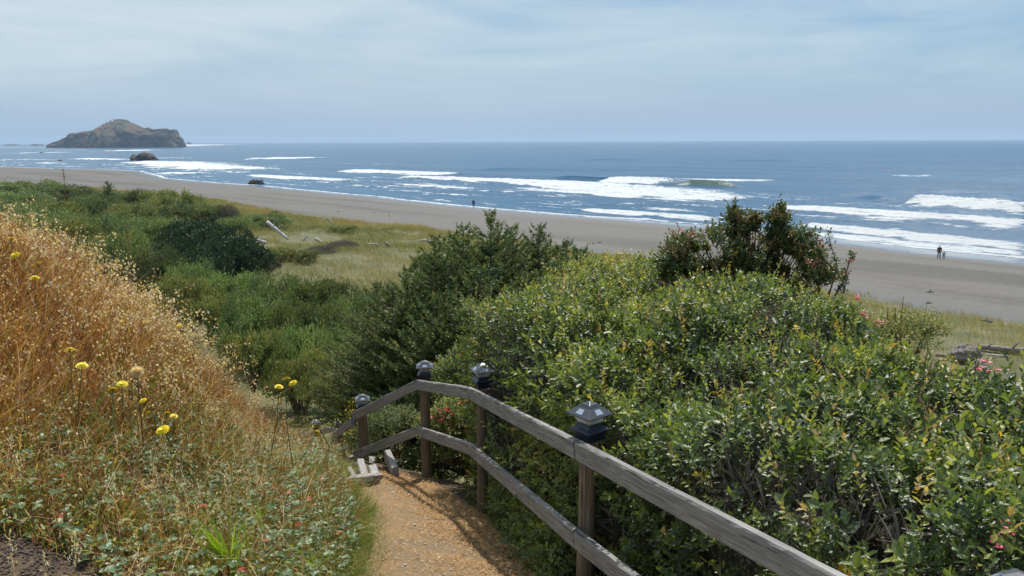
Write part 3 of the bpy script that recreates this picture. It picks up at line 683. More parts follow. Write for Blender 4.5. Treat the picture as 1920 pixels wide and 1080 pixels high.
LL = dict(A=('dark solar post lamp closest to the middle of the hedge, large and fully in view', 38),
          H=('solar post lamp at the bottom right corner, only its roof tip showing', 30),
          C=('solar post lamp against the hedge leaves on the fence bend nearest the red flowers', 20),
          D=('solar post lamp on the tall corner post at the top of the stairs', 5),
          B=('solar post lamp on the first post down the stairs, left of the corner post', 12),
          E=('small solar post lamp on the post behind the yellow flowers', 20),
          F=('tiny solar post lamp partly hidden by dry grass, right of the last one', 30),
          G=('farthest tiny solar post lamp at the foot of the fence, behind grass stems', 10))
for i, k in enumerate('AHCDBEFG'):
    o_ = lamp if k == 'A' else copy_tree(lamp)
    lb, rz = LL[k]; o_.location = posts[k]+Vector((.01, 0, .03 if k not in 'EFG' else .05)); o_.rotation_euler = (0, 0, math.radians(rz)); o_.scale = (1.08,)*3
    tag(o_, lb, 'lamp', 'solar lamps on the fence posts')

# stairs at the end of the path
st = empty('wooden_stairs', at(690, 905, 8.7)); tag(st, 'timber steps with pale edge boards dropping away at the end of the path', 'stairs')
bpy.context.view_layer.update()
def plank(a, b_, hh, th, nm, seed, m_=None):
    a = Vector(a)+Vector((0, 0, .05)); b_ = Vector(b_)+Vector((0, 0, .05))
    attach(rail(a, b_, nm, hh, th, seed, m_ or M['paintwood']), st)
def hb_(px, py, dh=.04, add=0): return at(px, py, hit(px, py, dh, lo=5).y+add)
plank(hb_(622, 909), hb_(706, 897), .05, .14, 'landing_board', 41)
for (p1, p2, hh_, th_, sd_) in [((655, 885), (665, 903), .10, .05, 42), ((676, 871), (684, 902), .12, .075, 43), ((699, 881), (704, 898), .10, .09, 44), ((727, 853), (742, 886), .12, .075, 45)]:
    e_ = hb_(*p2, .05); plank(at(p1[0], p1[1], e_.y+.55), e_, hh_, th_, 'edge_board', sd_)
for k in range(8):
    y = 10.2+.42*k; x = -2.3-.2*k; z = tz(x, y)-.05
    plank((x-.42, y, z+.06), (x+.42, y+.06, z+.06), .06, .26, 'tread', 50+k)

# teal glass float among the yellow flowers behind the fence
pf = at(643, 851, 12.2)
import bmesh
def ball(name, loc, r, m_, label, cat, sq=1.0):
    bm = bmesh.new(); bmesh.ops.create_uvsphere(bm, u_segments=24, v_segments=16, radius=r)
    for v in bm.verts: v.co.z *= sq
    for f in bm.faces: f.smooth = True
    me = bpy.data.meshes.new(name); bm.to_mesh(me); bm.free(); me.materials.append(m_); o_ = bpy.data.objects.new(name, me); C.objects.link(o_); o_.location = loc
    if label: tag(o_, label, cat)
    return o_
fl = empty('garden_float', pf); tag(fl, 'round teal glass float among yellow flowers behind the stair fence', 'ornament')
b0 = ball('globe', (0, 0, 0), .115, M['teal'], None, None, 1.15); b0.parent = fl
mb = MB(); mb.tube([(0, 0, -.9), (0, 0, -.11)], [.015, .02], 8); mb.tube([(0, 0, -.14), (0, 0, -.09)], [.05, .06], 12); mb.build('stand', M['driftgrey'], fl)

# ================================================================== bank grass (left)
SOIL = hit(10, 1085, 0)
def bank_pts(n, x0=-9.5, x1=0, y0=.9, y1=12.5):
    x = rng.uniform(x0, x1, n*3); y = rng.uniform(y0, y1, n*3)
    ok = (x < xl(y)-.02*rng.random(n*3)) & (x > -.78*y-1.3)
    ok &= rng.random(n*3) < np.clip(1.5-.06*y, .55, 1)
    ok &= ~((np.hypot(x-SOIL.x, y-SOIL.y) < .36))
    x, y = x[ok][:n], y[ok][:n]; return x, y, terrain(x, y), xl(y)-x
x, y, z, d = bank_pts(150000)
n = len(x)
dryz = sstep(.7, 2.5, d+.9*fbm(x*.8, y*.8, s=71)+.22*(y-5))     # 0 green near path .. 1 dry
P = np.stack([x, y, z-.01], 1)
tall = rng.random(n)
Ln = np.where(tall < .25, rng.uniform(.35, .62, n), rng.uniform(.10, .34, n))*(.4+.6*dryz)*np.interp(y, [2, 4, 6], [.62, .85, 1.0])*(1-.5*(1-sstep(.8, 2.0, d))*sstep(7, 8.5, y))
clmp = fbm(x*2.2, y*2.2, s=72, o=3); Ln = Ln*(1+.55*clmp)
up = nrm(np.stack([rng.normal(0, .16, n), rng.normal(0, .16, n), np.ones(n)], 1))
le = np.stack([rng.normal(.12, .42, n), rng.normal(-.05, .42, n), rng.uniform(-.35, 0, n)], 1)
W = rng.uniform(.0028, .0085, n)*np.interp(y, [2, 8], [1, 1.7])
pick = rng.random(n)
patch = fbm(x*1.1, y*1.1, s=73)
r_dry = np.clip(.02+.62*rng.random(n)**1.1+.14*patch, 0, .66)
r_gr = np.clip(.7+.3*rng.random(n), 0, 1)
rn = np.where(pick < .38+.58*dryz, r_dry, r_gr)
kp = (clmp > -.2) | (rng.random(n) < .35)
nb = NB(); nb.add(blades(P[kp], up[kp], le[kp], Ln[kp], W[kp]), rn[kp])
# fallen, crossing straws
x2, y2, z2, d2 = bank_pts(9000); n2_ = len(x2)
a = rng.uniform(0, 2*np.pi, n2_); upv = nrm(np.stack([np.cos(a), np.sin(a), rng.uniform(.15, .9, n2_)], 1))
nb.add(blades(np.stack([x2, y2, z2+.1*rng.random(n2_)], 1), upv, np.stack([0*a, 0*a, -rng.uniform(.1, .6, n2_)], 1), rng.uniform(.2, .5, n2_), rng.uniform(.002, .0045, n2_)), np.clip(rng.normal(.5, .12, n2_), .1, .66))
x2, y2, z2, d2 = bank_pts(4200); n3_ = len(x2); az = rng.uniform(0, 6.28, n3_)
nb.add(blades(np.stack([x2, y2, z2], 1), nrm(np.stack([rng.normal(0, .25, n3_), rng.normal(0, .25, n3_), np.ones(n3_)], 1)), np.stack([np.cos(az)*.7, np.sin(az)*.7, -rng.uniform(.3, .75, n3_)], 1), rng.uniform(.3, .62, n3_)*np.interp(d2, [0, 1.5], [.5, 1]), rng.uniform(.004, .0065, n3_)), np.clip(rng.normal(.55, .06, n3_), .3, .66))
x2, y2, z2, d2 = bank_pts(2600); n3_ = len(x2); hgt_ = rng.uniform(.28, .6, n3_)*np.interp(y2, [2, 5], [.6, 1])*np.interp(d2, [0, 1.5], [.5, 1])
B3 = np.stack([x2, y2, z2], 1); U3 = nrm(np.stack([rng.normal(0, .12, n3_), rng.normal(0, .12, n3_), np.ones(n3_)], 1)); L3 = np.stack([rng.normal(.1, .2, n3_), rng.normal(0, .2, n3_), 0*z2], 1)
nb.add(blades(B3, U3, L3, hgt_, rng.uniform(.003, .005, n3_)), np.clip(rng.normal(.06, .08, n3_), 0, .3))
for j in range(12):
    t_ = .72+.28*j/12; q = B3+U3*(hgt_*t_)[:, None]+L3*(hgt_*t_*t_)[:, None]
    nb.add(leaves(q, nrm(U3+rng.normal(0, .45, (n3_, 3))), rdir(n3_), rng.uniform(.008, .016, n3_), rng.uniform(.003, .006, n3_)), np.clip(rng.normal(.2, .15, n3_), 0, .6))
tag(nb.build('dry_grass', M['dry']), 'tangled tan and orange dry grass covering the left bank', 'grass', kind='stuff')
sel_keep = ~((d < 1.7) & (y > 7.2))
# (the arched pale straws are part of the same growth)
# quaking grass seed heads on the crest
sel = np.where(sel_keep & (tall < .25) & (dryz > .4) & (rng.random(n) < .30*(.22+.78*np.clip(sstep(7.0, 8.6, y)+sstep(2.8, 1.6, d)*sstep(5.2, 6.5, y), 0, 1))))[0]
nb = NB(); tips = P[sel]+up[sel]*Ln[sel][:, None]+le[sel]*Ln[sel][:, None]
for j in range(8):
    o3 = rng.normal(0, .028, (len(sel), 3)); o3[:, 2] = rng.uniform(-.09, .02, len(sel))
    sz = rng.uniform(.008, .016, len(sel))*np.interp(tips[:, 1], [3, 8], [.8, 1.5])
    nb.add(leaves(tips+o3, nrm(np.array([0, 0, -1.])+rng.normal(0, .5, (len(sel), 3))), rdir(len(sel)), sz*1.3, sz), np.clip(rng.random(len(sel))*.9+.1*rng.random(), 0, 1))
tag(nb.build('seed_heads', M['seed']), 'tiny pale hanging seed heads over the dry grass of the bank', 'seed heads', kind='stuff')
# wispy feather seed plumes, a few (pinkish)
x2, y2, z2, d2 = bank_pts(900)
k_ = (fbm(x2*.7, y2*.7, s=75) > .12) & (d2 > .6); x2, y2, z2 = x2[k_], y2[k_], z2[k_]
nb = NB()
for j in range(26):
    t_ = j/26; o3 = rng.normal(0, .012*(1.2-t_), (len(x2), 3)); o3[:, 2] = .26+.16*t_
    dr = nrm(np.stack([rng.normal(0, .5, len(x2)), rng.normal(0, .5, len(x2)), np.ones(len(x2))*.9], 1))
    nb.add(leaves(np.stack([x2, y2, z2], 1)+o3, dr, rdir(len(x2)), np.full(len(x2), .02), np.full(len(x2), .0035)), rng.uniform(.55, 1, len(x2)))
nb.add(blades(np.stack([x2, y2, z2], 1), np.tile([0., 0, 1], (len(x2), 1)), np.zeros((len(x2), 3)), np.full(len(x2), .3), np.full(len(x2), .003)), rng.uniform(.2, .6, len(x2)))
tag(nb.build('grass_plumes', M['seed']), 'pale feathery grass plumes among the dry stems of the bank', 'grass plumes', kind='stuff')
# trifoliate ground leaves
x2, y2, z2, d2 = bank_pts(14000)
k_ = rng.random(len(x2)) < np.clip(.9+.5*fbm(x2*1.3, y2*1.3, s=77)-.42*sstep(1.5, 3.2, d2+.3*(y2-5)), .12, 1); x2, y2, z2 = x2[k_], y2[k_], z2[k_]; nn_ = len(x2)
nb = NB(); h_ = rng.uniform(.02, .15, nn_); base = np.stack([x2, y2, z2+h_], 1); az = rng.uniform(0, 2*np.pi, nn_); tilt = rng.normal(0, .3, (nn_, 2)); rn = np.clip(rng.beta(2.2, 2.2, nn_)*.92+(rng.random(nn_) < .05)*.5, 0, 1)
sz = rng.uniform(.014, .040, nn_)*np.interp(y2, [2, 7], [1.1, .8])
for j in range(3):
    b3 = az+j*2.094; dd = np.stack([np.cos(b3), np.sin(b3), .15+tilt[:, 0]*.6], 1); nv = np.stack([tilt[:, 0], tilt[:, 1], np.ones(nn_)], 1)
    nb.add(leaves(base, dd, nv, sz*1.1, sz*.95, fold=.18, curl=.2), rn)
nb.add(blades(np.stack([x2, y2, z2-.01], 1), np.tile([0., 0, 1], (nn_, 1)), np.zeros((nn_, 3)), h_+.01, np.full(nn_, .0025)), np.full(nn_, .3))
tag(nb.build('ground_leaves', M['clover']), 'grey-green three-part leaves carpeting the lower bank', 'ground cover', kind='stuff')
# broad green weeds low on the bank
x2, y2, z2, d2 = bank_pts(13000); k_ = rng.random(len(x2)) < np.clip(1.1-.4*d2+.6*fbm(x2, y2, s=78)-.25*(y2-6), .05, 1); x2, y2, z2 = x2[k_], y2[k_], z2[k_]; nn_ = len(x2); nb = NB(); cn_ = .55*fbm(x2*.9, y2*.9, s=76)
for j in range(4):
    a = rng.uniform(0, 6.28, nn_); nb.add(leaves(np.stack([x2, y2, z2+rng.uniform(.0, .12, nn_)], 1)+rng.normal(0, .012, (nn_, 3)), np.stack([np.cos(a), np.sin(a), rng.uniform(.1, 1.2, nn_)], 1), np.tile([0., 0, 1], (nn_, 1))+rng.normal(0, .3, (nn_, 3)), rng.uniform(.022, .055, nn_), rng.uniform(.008, .02, nn_)), np.clip(.45+cn_+rng.normal(0, .15, nn_), 0, .97))
tag(nb.build('weeds', M['hedge']), 'broad-leaved green weeds low on the bank beside the path', 'weeds', kind='stuff')
# bright green fine grass along the path edge
yy = rng.uniform(3.2, 8.6, 16000); xx = xl(yy)-np.abs(rng.normal(0, .22, 16000))+.06+.16*np.clip(fbm(yy*2.3, yy*0, s=74), 0, 1)+.10*(rng.random(16000) < .12); k_ = rng.random(16000) < .75; xx, yy = xx[k_], yy[k_]; nn_ = len(xx)
nb = NB(); nb.add(blades(np.stack([xx, yy, terrain(xx, yy)-.01], 1), nrm(np.stack([rng.normal(.15, .25, nn_), rng.normal(0, .25, nn_), np.ones(nn_)], 1)), np.stack([rng.normal(.2, .4, nn_), rng.normal(-.1, .4, nn_), -.2*np.ones(nn_)], 1), rng.uniform(.05, .19, nn_), rng.uniform(.0025, .0045, nn_)), np.clip(rng.normal(.86, .1, nn_), .5, 1))
tag(nb.build('green_grass', M['dry']), 'short bright green grass fringing the left edge of the path', 'grass', kind='stuff')
# straw bits on the path
n_ = 26000; yy = rng.uniform(3.5, 8.6, n_); f = rng.random(n_); xx = xl(yy)+(fence_x(yy)+.15-xl(yy))*f; k_ = rng.random(n_) < np.clip(.15+1.1*sstep(.35, .75, f+.35*fbm(xx*2, yy*2, s=79)), 0, 1); xx, yy = xx[k_], yy[k_]; nn_ = len(xx)
a = rng.uniform(0, 2*np.pi, nn_); D_ = np.stack([np.cos(a), np.sin(a), rng.uniform(-.05, .5, nn_)], 1)
nb = NB(); nb.add(leaves(np.stack([xx, yy, terrain(xx, yy)+.004+rng.random(nn_)*.012], 1), D_, np.tile([0., 0, 1], (nn_, 1))+rng.normal(0, .4, (nn_, 3)), rng.uniform(.012, .05, nn_), rng.uniform(.003, .006, nn_)), np.clip(rng.normal(.5, .22, nn_), 0, 1))
tag(nb.build('straw_litter', M['straw']), 'orange-brown straw clippings scattered over the right half of the path', 'straw', kind='stuff')
mb = MB()
for k in range(260):
    py_ = rng.uniform(3.8, 8.4); px_ = xl(py_)+(fence_x(py_)-xl(py_))*rng.random(); s_ = rng.uniform(.003, .009)*(2 if k < 14 else 1)
    c_ = Vector((px_, py_, tz(px_, py_)+s_*.3)); o8 = [Vector((sx, sy, sz_)) for sx in (-1, 1) for sy in (-1, 1) for sz_ in (-.6, .6)]
    mb.add([c_+Vector([q*s_*rng.uniform(.6, 1) for q in v]) for v in o8], [(0, 1, 3, 2), (4, 6, 7, 5), (0, 4, 5, 1), (2, 3, 7, 6), (0, 2, 6, 4), (1, 5, 7, 3)])
tag(mb.build('pebbles', M['stone']), 'small pale pebbles strewn over the dirt path', 'pebbles', kind='stuff')
# small clods where the soil is bare
M['soil'] = noisemat('crumbly_soil', [(.3, (.05, .038, .032)), (.7, (.14, .105, .085))], scale=40, bump=.8, bdist=.01)
mb = MB()
for k in range(2600):
    a = rng.uniform(0, 6.28); rr_ = .5*math.sqrt(rng.random()); cx_, cy_ = SOIL.x+rr_*math.cos(a), SOIL.y+rr_*math.sin(a); s_ = rng.uniform(.002, .009)
    c_ = Vector((cx_, cy_, tz(cx_, cy_)+s_*.2)); o8 = [Vector((sx, sy, sz_)) for sx in (-1, 1) for sy in (-1, 1) for sz_ in (-1, 1)]
    mb.add([c_+Vector([q*s_*rng.uniform(.55, 1) for q in v]) for v in o8], [(0, 1, 3, 2), (4, 6, 7, 5), (0, 4, 5, 1), (2, 3, 7, 6), (0, 2, 6, 4), (1, 5, 7, 3)])
tag(mb.build('bare_soil', M['soil']), 'patch of bare dark crumbly soil at the bottom left corner', 'soil', kind='stuff')

# ---- bright green blade clumps
def clump(px, py, nbl, hh, label):
    p = hit(px, py, 0); nb = NB(); q = rng.normal(0, .035, (nbl, 3)); q[:, 2] = -.02
    a = rng.uniform(0, 2*np.pi, nbl); u0 = nrm(np.stack([np.cos(a)*.22, np.sin(a)*.22, np.ones(nbl)], 1)); l0 = np.stack([np.cos(a)*.25, np.sin(a)*.25, -.12*np.ones(nbl)], 1)
    nb.add(blades(q, u0, l0, rng.uniform(.5, 1, nbl)*hh, rng.uniform(.009, .017, nbl)), rng.random(nbl))
    o_ = nb.build('grass_clump', M['iris']); o_.location = p; tag(o_, label, 'grass', 'bright green grass clumps')
clump(436, 1075, 46, .46, 'bright yellow-green grass clump with broad upright blades at the bottom of the bank')
clump(590, 1085, 22, .26, 'smaller bright green grass clump beside the path at the bottom edge')
clump(480, 1000, 16, .26, 'loose bright green blades just right of the tall green clump')

# ---- yellow daisies of the bank
def make_flower(closed=False):
    r = empty('yellow_flower'); mb = MB(); mb.tube([(0, 0, -.5), (.015, .01, -.22), (0, 0, 0)], [.003, .0025, .002], 5); mb.build('stem', M['stemg'], r)
    V = []; Fc = []; nb = NB()
    for ring, (k, l, zt) in enumerate(((18, .027, .05), (16, .021, .25), (12, .014, .6))):
        a = np.arange(k)*2*np.pi/k+ring*.2; D_ = np.stack([np.cos(a), np.sin(a), np.full(k, zt)], 1)
        nb.add(leaves(np.tile([0, 0, .002*ring], (k, 1)), D_, np.tile([0., 0, 1], (k, 1)), np.full(k, l), np.full(k, .008)), np.zeros(k))
    nb.build('petals', M['yellow'], r)
    mb = MB(); mb.tube([(0, 0, -.012), (0, 0, .001)], [.003, .0065], 8); mb.build('calyx', M['stemg'], r)
    return r
FL = [(131, 656, 'yellow flower at the left, above and left of the fluffy seed clock'), (154, 685, 'wide yellow flower just below and right of the lone one on the left'),
      (211, 731, 'bright yellow flower left of the seed clock, lower of the touching pair'), (229, 720, 'yellow flower touching the upper right of its neighbour, below the seed clock'),
      (278, 775, 'yellow flower on its own, left of the two small ones and above the biggest'), (305, 806, 'biggest yellow flower, lowest on the bank'),
      (313, 775, 'small round yellow flower, left one of a touching pair'), (326, 780, 'small yellow flower, right one of a touching pair'),
      (107, 400, 'small yellow flower near the top crest of the dry bank'), (70, 495, 'yellow flower in the upper left dry grass'), (28, 478, 'side-on yellow flower near the left edge of the bank'),
      (65, 521, 'drooping yellow flower below another in the upper left grass'), (268, 751, 'tiny yellow flower right of the pair below the seed clock'),
      (523, 725, 'yellow flower standing clear on the right flank of the bank, lowest of three'), (537, 710, 'yellow flower at the top left of the three on the right flank'),
      (549, 718, 'yellow flower at the right of the three on the right flank'), (335, 611, 'small yellow flower in the middle of the dry grass'), (211, 444, 'tiny orange-yellow flower high on the bank'),
      (180, 500, 'tiny yellow flower left of centre high in the dry grass'), (594, 811, 'yellow flower in front of the far fence lamps'), (22, 448, 'faint orange flower at the top left edge'), (165, 480, 'half-open yellow flower among pale seed heads')]
fl0 = make_flower()
for i, (px, py, lb) in enumerate(FL):
    o_ = fl0 if i == 0 else copy_tree(fl0)
    p = hit(px, py, .46 if py > 700 else .6, lo=3); o_.location = p if not 515 < px < 560 else at(px, py, 6.9); p = o_.location
    s = float(np.interp(p.y, [3, 7, 10], [1.0, 1.2, 1.3])); s *= .95 if 'small' in lb or 'tiny' in lb else 1.6 if 'biggest' in lb else 1.35
    o_.scale = (s, s, s); o_.rotation_euler = (rng.normal(.25, .2), rng.normal(0, .25), rng.uniform(0, 6)); tag(o_, lb, 'flower', 'yellow flowers on the bank')
# seed clock
p = hit(257, 697, .64, lo=3); dc = empty('seed_clock', p, 0, 1.7); tag(dc, 'fluffy cream dandelion-like seed head above the yellow flowers', 'seed head')
nb = NB(); dv = rdir(420); nb.add(leaves(dv*.006, dv, rdir(420), np.full(420, .021), np.full(420, .0022)), rng.uniform(.6, 1, 420)); nb.build('fluff', M['seed'], dc)
mb = MB(); mb.tube([(0, 0, -.42), (0, 0, -.2), (0, 0, 0)], [.003, .003, .003], 5); mb.build('stem', M['stemb'], dc)

# tall dock spikes against the beach
def spike(px, pt, pb, Y, label, thick=.02):
    a = at(px, pb, Y); b_ = at(px-2, pt, Y); hh = (b_-a).length; r = empty('dock_plant', a); mb = MB(); mb.tube([(0, 0, -.3), (0, 0, hh*.6), (-.01, 0, hh)], [.0035, .003, .002], 5); mb.build('stem', M['stemb'], r)
    nb = NB(); k = 75; t_ = rng.uniform(.35, 1, k); q = np.stack([rng.normal(0, thick*.75, k)*(1.25-t_), rng.normal(0, thick*.75, k)*(1.25-t_), t_*hh], 1)
    nb.add(leaves(q, nrm(rng.normal(0, 1, (k, 3))+[0, 0, 1]), rdir(k), np.full(k, thick), np.full(k, thick*.4)), rng.uniform(0, .3, k)); nb.build('seed_spike', M['dry'], r); tag(r, label, 'plant', 'tall rust seed spikes')
spike(122, 316, 352, 12.5, 'tall rust-brown seed spike standing out against the beach at far left', .016)
spike(35, 440, 560, 7, 'rust-brown dock spike among the grass near the left edge')
spike(245, 420, 500, 9, 'thin brown seed spike at the crest of the bank', .012)

# ================================================================== right hedge
HP = [(1.5, .5), (3.7, .5), (3.6, 3.0), (3.45, 6), (3.35, 8.2), (2.4, 9.6), (1.0, 10.0), (-.15, 9.3), (-.55, 8.6), (FP['C'].x+.15, 6.9), (FP['A'].x+.11, 4.2), (FP['H'].x+.15, 1.95)]
hp = np.array(HP); he = np.roll(hp, -1, 0)
def hdist(x, y):
    """signed distance to the hedge outline (positive inside) and outward normal"""
    p = np.stack([x, y], -1)[:, None]; a = hp[None]; e = (he-hp)[None]
    t_ = np.clip(((p-a)*e).sum(-1)/(e*e).sum(-1), 0, 1); q = a+e*t_[..., None]; dv = p-q; dd = np.linalg.norm(dv, axis=-1); k = dd.argmin(1)
    ins = np.zeros(len(x), bool)
    for (x1, y1), (x2, y2) in zip(HP, HP[1:]+HP[:1]):
        c = ((y1 > y) != (y2 > y)) & (x < (x2-x1)*(y-y1)/(y2-y1+1e-12)+x1); ins ^= c
    dk = dd[np.arange(len(x)), k]; nv = dv[np.arange(len(x)), k]; nv = nrm(nv)*np.where(ins, -1, 1)[:, None]
    return np.where(ins, dk, -dk), nv
def htop(x, y):
    z = H-1.42-.10*sstep(5.5, 9, y)-.25*sstep(1.0, -.6, x)*sstep(6.2, 8.5, y)+.36*fbm(x*1.2, y*1.2, s=81)+.13*fbm(x*3, y*3, s=82)
    z = z+.10*sstep(3.2, 1.5, y)-.55*sstep(2.3, 3.6, x)-.3*sstep(2.5, 3.3, x)*sstep(2.5, 4, y)
    return z+.12*np.exp(-((x-2.2)**2/.75+(y-7.9)**2/.8))
R_ = .26
def hsurf(n, top=True):
    if top:
        x = rng.uniform(-1, 3.8, n*2); y = rng.uniform(.5, 10.1, n*2); d_, nv = hdist(x, y); k = d_ > .0; x, y, d_, nv = x[k][:n], y[k][:n], d_[k][:n], nv[k][:n]
        c = np.clip(1-d_/R_, 0, 1); z = htop(x, y)-R_*(1-np.sqrt(1-c*c)); nn = np.concatenate([nv*c[:, None], np.sqrt(1-c*c)[:, None]+.05], 1)
        return np.stack([x, y, z], 1), nrm(nn)
    i = rng.integers(0, len(hp), n*2); ln_ = np.linalg.norm(he-hp, axis=1); i = rng.choice(len(hp), n, p=ln_/ln_.sum()); f = rng.random(n)
    q = hp[i]+(he-hp)[i]*f[:, None]; e = (he-hp)[i]/ln_[i][:, None]; nv = np.stack([e[:, 1], -e[:, 0]], 1)
    tp = htop(q[:, 0], q[:, 1])-R_; g = terrain(q[:, 0], q[:, 1]); z = g+(tp-g)*rng.random(n); bul = .14*fbm(q[:, 0]*1.5+q[:, 1], z*1.5, s=84)-.02*(1-(z-g)/(tp-g+.01))
    P_ = np.concatenate([q+nv*bul[:, None], z[:, None]], 1); return P_, np.concatenate([nv, np.full((n, 1), .25)], 1)
hedge = empty('clipped_hedge', (1.6, 5, tz(1.6, 5))); tag(hedge, 'broad glossy-leaved green hedge filling the right side behind the fence', 'hedge')
bpy.context.view_layer.update()
nb = NB()
def hedge_layer(nt_, nf_, depth, Ls, Ws, nl, ln, yr=(0, 11)):
    for top, k in ((True, nt_), (False, nf_)):
        if not k: continue
        P_, N_ = hsurf(k, top); q = rng.random(len(P_))
        m_ = (P_[:, 1] >= yr[0]) & (P_[:, 1] < yr[1]); gap = fbm(P_[:, 0]*2.2, P_[:, 1]*2.2, P_[:, 2]*2.2, s=86, o=3); m_ &= (gap > -.25) | (q < .12)
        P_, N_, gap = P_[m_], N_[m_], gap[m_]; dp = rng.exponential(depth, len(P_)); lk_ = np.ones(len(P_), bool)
        for q_ in posts.values(): lk_ &= ~((np.hypot(P_[:, 0]-q_.x, P_[:, 1]-q_.y) < .19) & (P_[:, 2] > q_.z-.12)) & ~((P_[:, 1] < q_.y+.05) & (P_[:, 1] > q_.y-.45) & (np.abs(P_[:, 0]-q_.x) < .2) & (P_[:, 2] > q_.z-.1))
        for k_ in 'CA': q_ = posts[k_]; rx_ = (P_[:, 0]-q_.x)-(P_[:, 1]-q_.y)*q_.x/q_.y; lk_ &= ~((np.abs(rx_) < .085) & (P_[:, 1] < q_.y+.12) & (P_[:, 1] > q_.y-.6))
        P_, N_, gap, dp = P_[lk_], N_[lk_], gap[lk_], dp[lk_]
        P_ = P_-N_*dp[:, None]; D_ = nrm(N_+np.array([0, 0, .35])+rng.normal(0, .45, P_.shape))
        zone = fbm(P_[:, 0]*.8, P_[:, 1]*.8, P_[:, 2]*.8, s=88, o=3)
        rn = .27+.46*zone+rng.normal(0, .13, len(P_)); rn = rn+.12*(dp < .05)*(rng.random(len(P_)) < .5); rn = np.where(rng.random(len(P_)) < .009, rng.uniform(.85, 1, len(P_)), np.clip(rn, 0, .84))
        shoots(nb, P_, D_, rng.uniform(.6, 1.25, len(P_))*ln, nl, Ls, Ws, rn)
hedge_layer(23000, 15000, .09, .036, .0185, 10, .10, (0, 6.2))
hedge_layer(17000, 9000, .10, .042, .022, 8, .12, (6.2, 11))
hedge_layer(2600, 900, .03, .056, .028, 8, .15, (0, 7))
yf = rng.uniform(2.6, 6.6, 1100); pf_ = np.stack([fence_x(yf)+np.where(yf > 5.4, rng.uniform(.10, .26, 1100), rng.uniform(-.08, .22, 1100)), yf, 0*yf], 1); pf_[:, 2] = terrain(pf_[:, 0], yf)+rng.uniform(0, .42, 1100)*sstep(-.25, .1, pf_[:, 0]-fence_x(yf))   
for q_ in posts.values(): pf_[:, 0] += np.where((np.hypot(pf_[:, 0]-q_.x, pf_[:, 1]-q_.y) < .22) | ((np.abs(pf_[:, 0]-q_.x) < .14) & (pf_[:, 1] < q_.y) & (pf_[:, 1] > q_.y-.5)), .3, 0)   # sprawling foot of the hedge
shoots(nb, pf_, nrm(np.array([-.45, -.3, .5])+rng.normal(0, .4, pf_.shape)), rng.uniform(.05, .12, 1100), 8, .034, .017, np.clip(rng.normal(.35, .15, 1100), 0, .8))
for _ in range(1):                                   # long shoots that escaped the clipping
    P_, N_ = hsurf(900, True); P_ = P_-N_*.05; shoots(nb, P_, nrm(np.array([0, 0, 1.])+N_*.5+rng.normal(0, .35, P_.shape)), rng.uniform(.12, .32, len(P_)), 13, .036, .017, np.clip(rng.normal(.68, .12, len(P_)), 0, .86), spread=.9)
nb.build('foliage', M['hedge']); o_ = bpy.context.scene.objects['foliage']; attach(o_, hedge)
sb = NB(); P_, N_ = hsurf(16000, True); P2_, N2_ = hsurf(7000, False); P_ = np.concatenate([P_, P2_]); N_ = np.concatenate([N_, N2_])
P_ = P_-N_*rng.uniform(.10, .42, len(P_))[:, None]; sb.add(leaves(P_, nrm(N_+np.array([0, 0, .4])+rng.normal(0, .8, P_.shape)), rdir(len(P_)), rng.uniform(.07, .22, len(P_)), rng.uniform(.004, .008, len(P_))), rng.random(len(P_)))
o_ = sb.build('dead_twigs', M['grey_twig']); attach(o_, hedge); o_['kind'] = 'stuff'
# added sheet closing the hedge, woody brown darkened as inner shade, and twigs
gx = np.linspace(-1, 3.8, 70); gy = np.linspace(.4, 10.1, 130); XX, YY = np.meshgrid(gx, gy, indexing='ij'); dd_, _ = hdist(XX.ravel(), YY.ravel())
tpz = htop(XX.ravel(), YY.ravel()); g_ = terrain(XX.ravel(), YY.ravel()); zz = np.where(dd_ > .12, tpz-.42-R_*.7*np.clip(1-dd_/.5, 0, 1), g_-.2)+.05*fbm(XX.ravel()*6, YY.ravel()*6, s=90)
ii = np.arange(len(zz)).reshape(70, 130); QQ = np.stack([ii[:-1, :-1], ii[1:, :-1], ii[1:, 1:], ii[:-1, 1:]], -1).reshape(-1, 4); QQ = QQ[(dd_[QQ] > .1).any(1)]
M['inner'] = noisemat('shaded_woody_brown', [(.3, (.012, .010, .007)), (.7, (.04, .034, .02))], scale=9, bump=.3, bdist=.03)
o_ = mesh_np('shaded_core', np.stack([XX.ravel(), YY.ravel(), zz], 1), QQ, M['inner'], None, None, True); attach(o_, hedge)
mb = MB()
def twig(p, d, ln, r, dep=0):
    pts = [Vector(p)]; dd = Vector(d).normalized()
    for k in range(4): dd = (dd+Vector(rng.normal(0, .22, 3))).normalized(); pts.append(pts[-1]+dd*ln/4)
    mb.tube(pts, [r*(1-.18*k) for k in range(5)], 4)
    if dep:
        for k in (1, 2, 3, 3): twig(pts[k], dd+Vector(rng.normal(0, .6, 3)), ln*.55, r*.6, dep-1)
for k in range(240):
    P_, N_ = hsurf(40, k % 4 != 0); p = P_[0]-N_[0]*.16
    if k < 40: p = np.array([rng.uniform(.7, 2.0), rng.uniform(5.6, 7.6), 0]); p[2] = htop(p[0:1], p[1:2])[0]-.2 if k < 40 else p[2]
    twig(p, Vector((rng.normal(0, .4), rng.normal(0, .4), 1)), rng.uniform(.2, .36), .005, 1)
o_ = mb.build('twigs', M['stemb']); attach(o_, hedge); o_['kind'] = 'stuff'

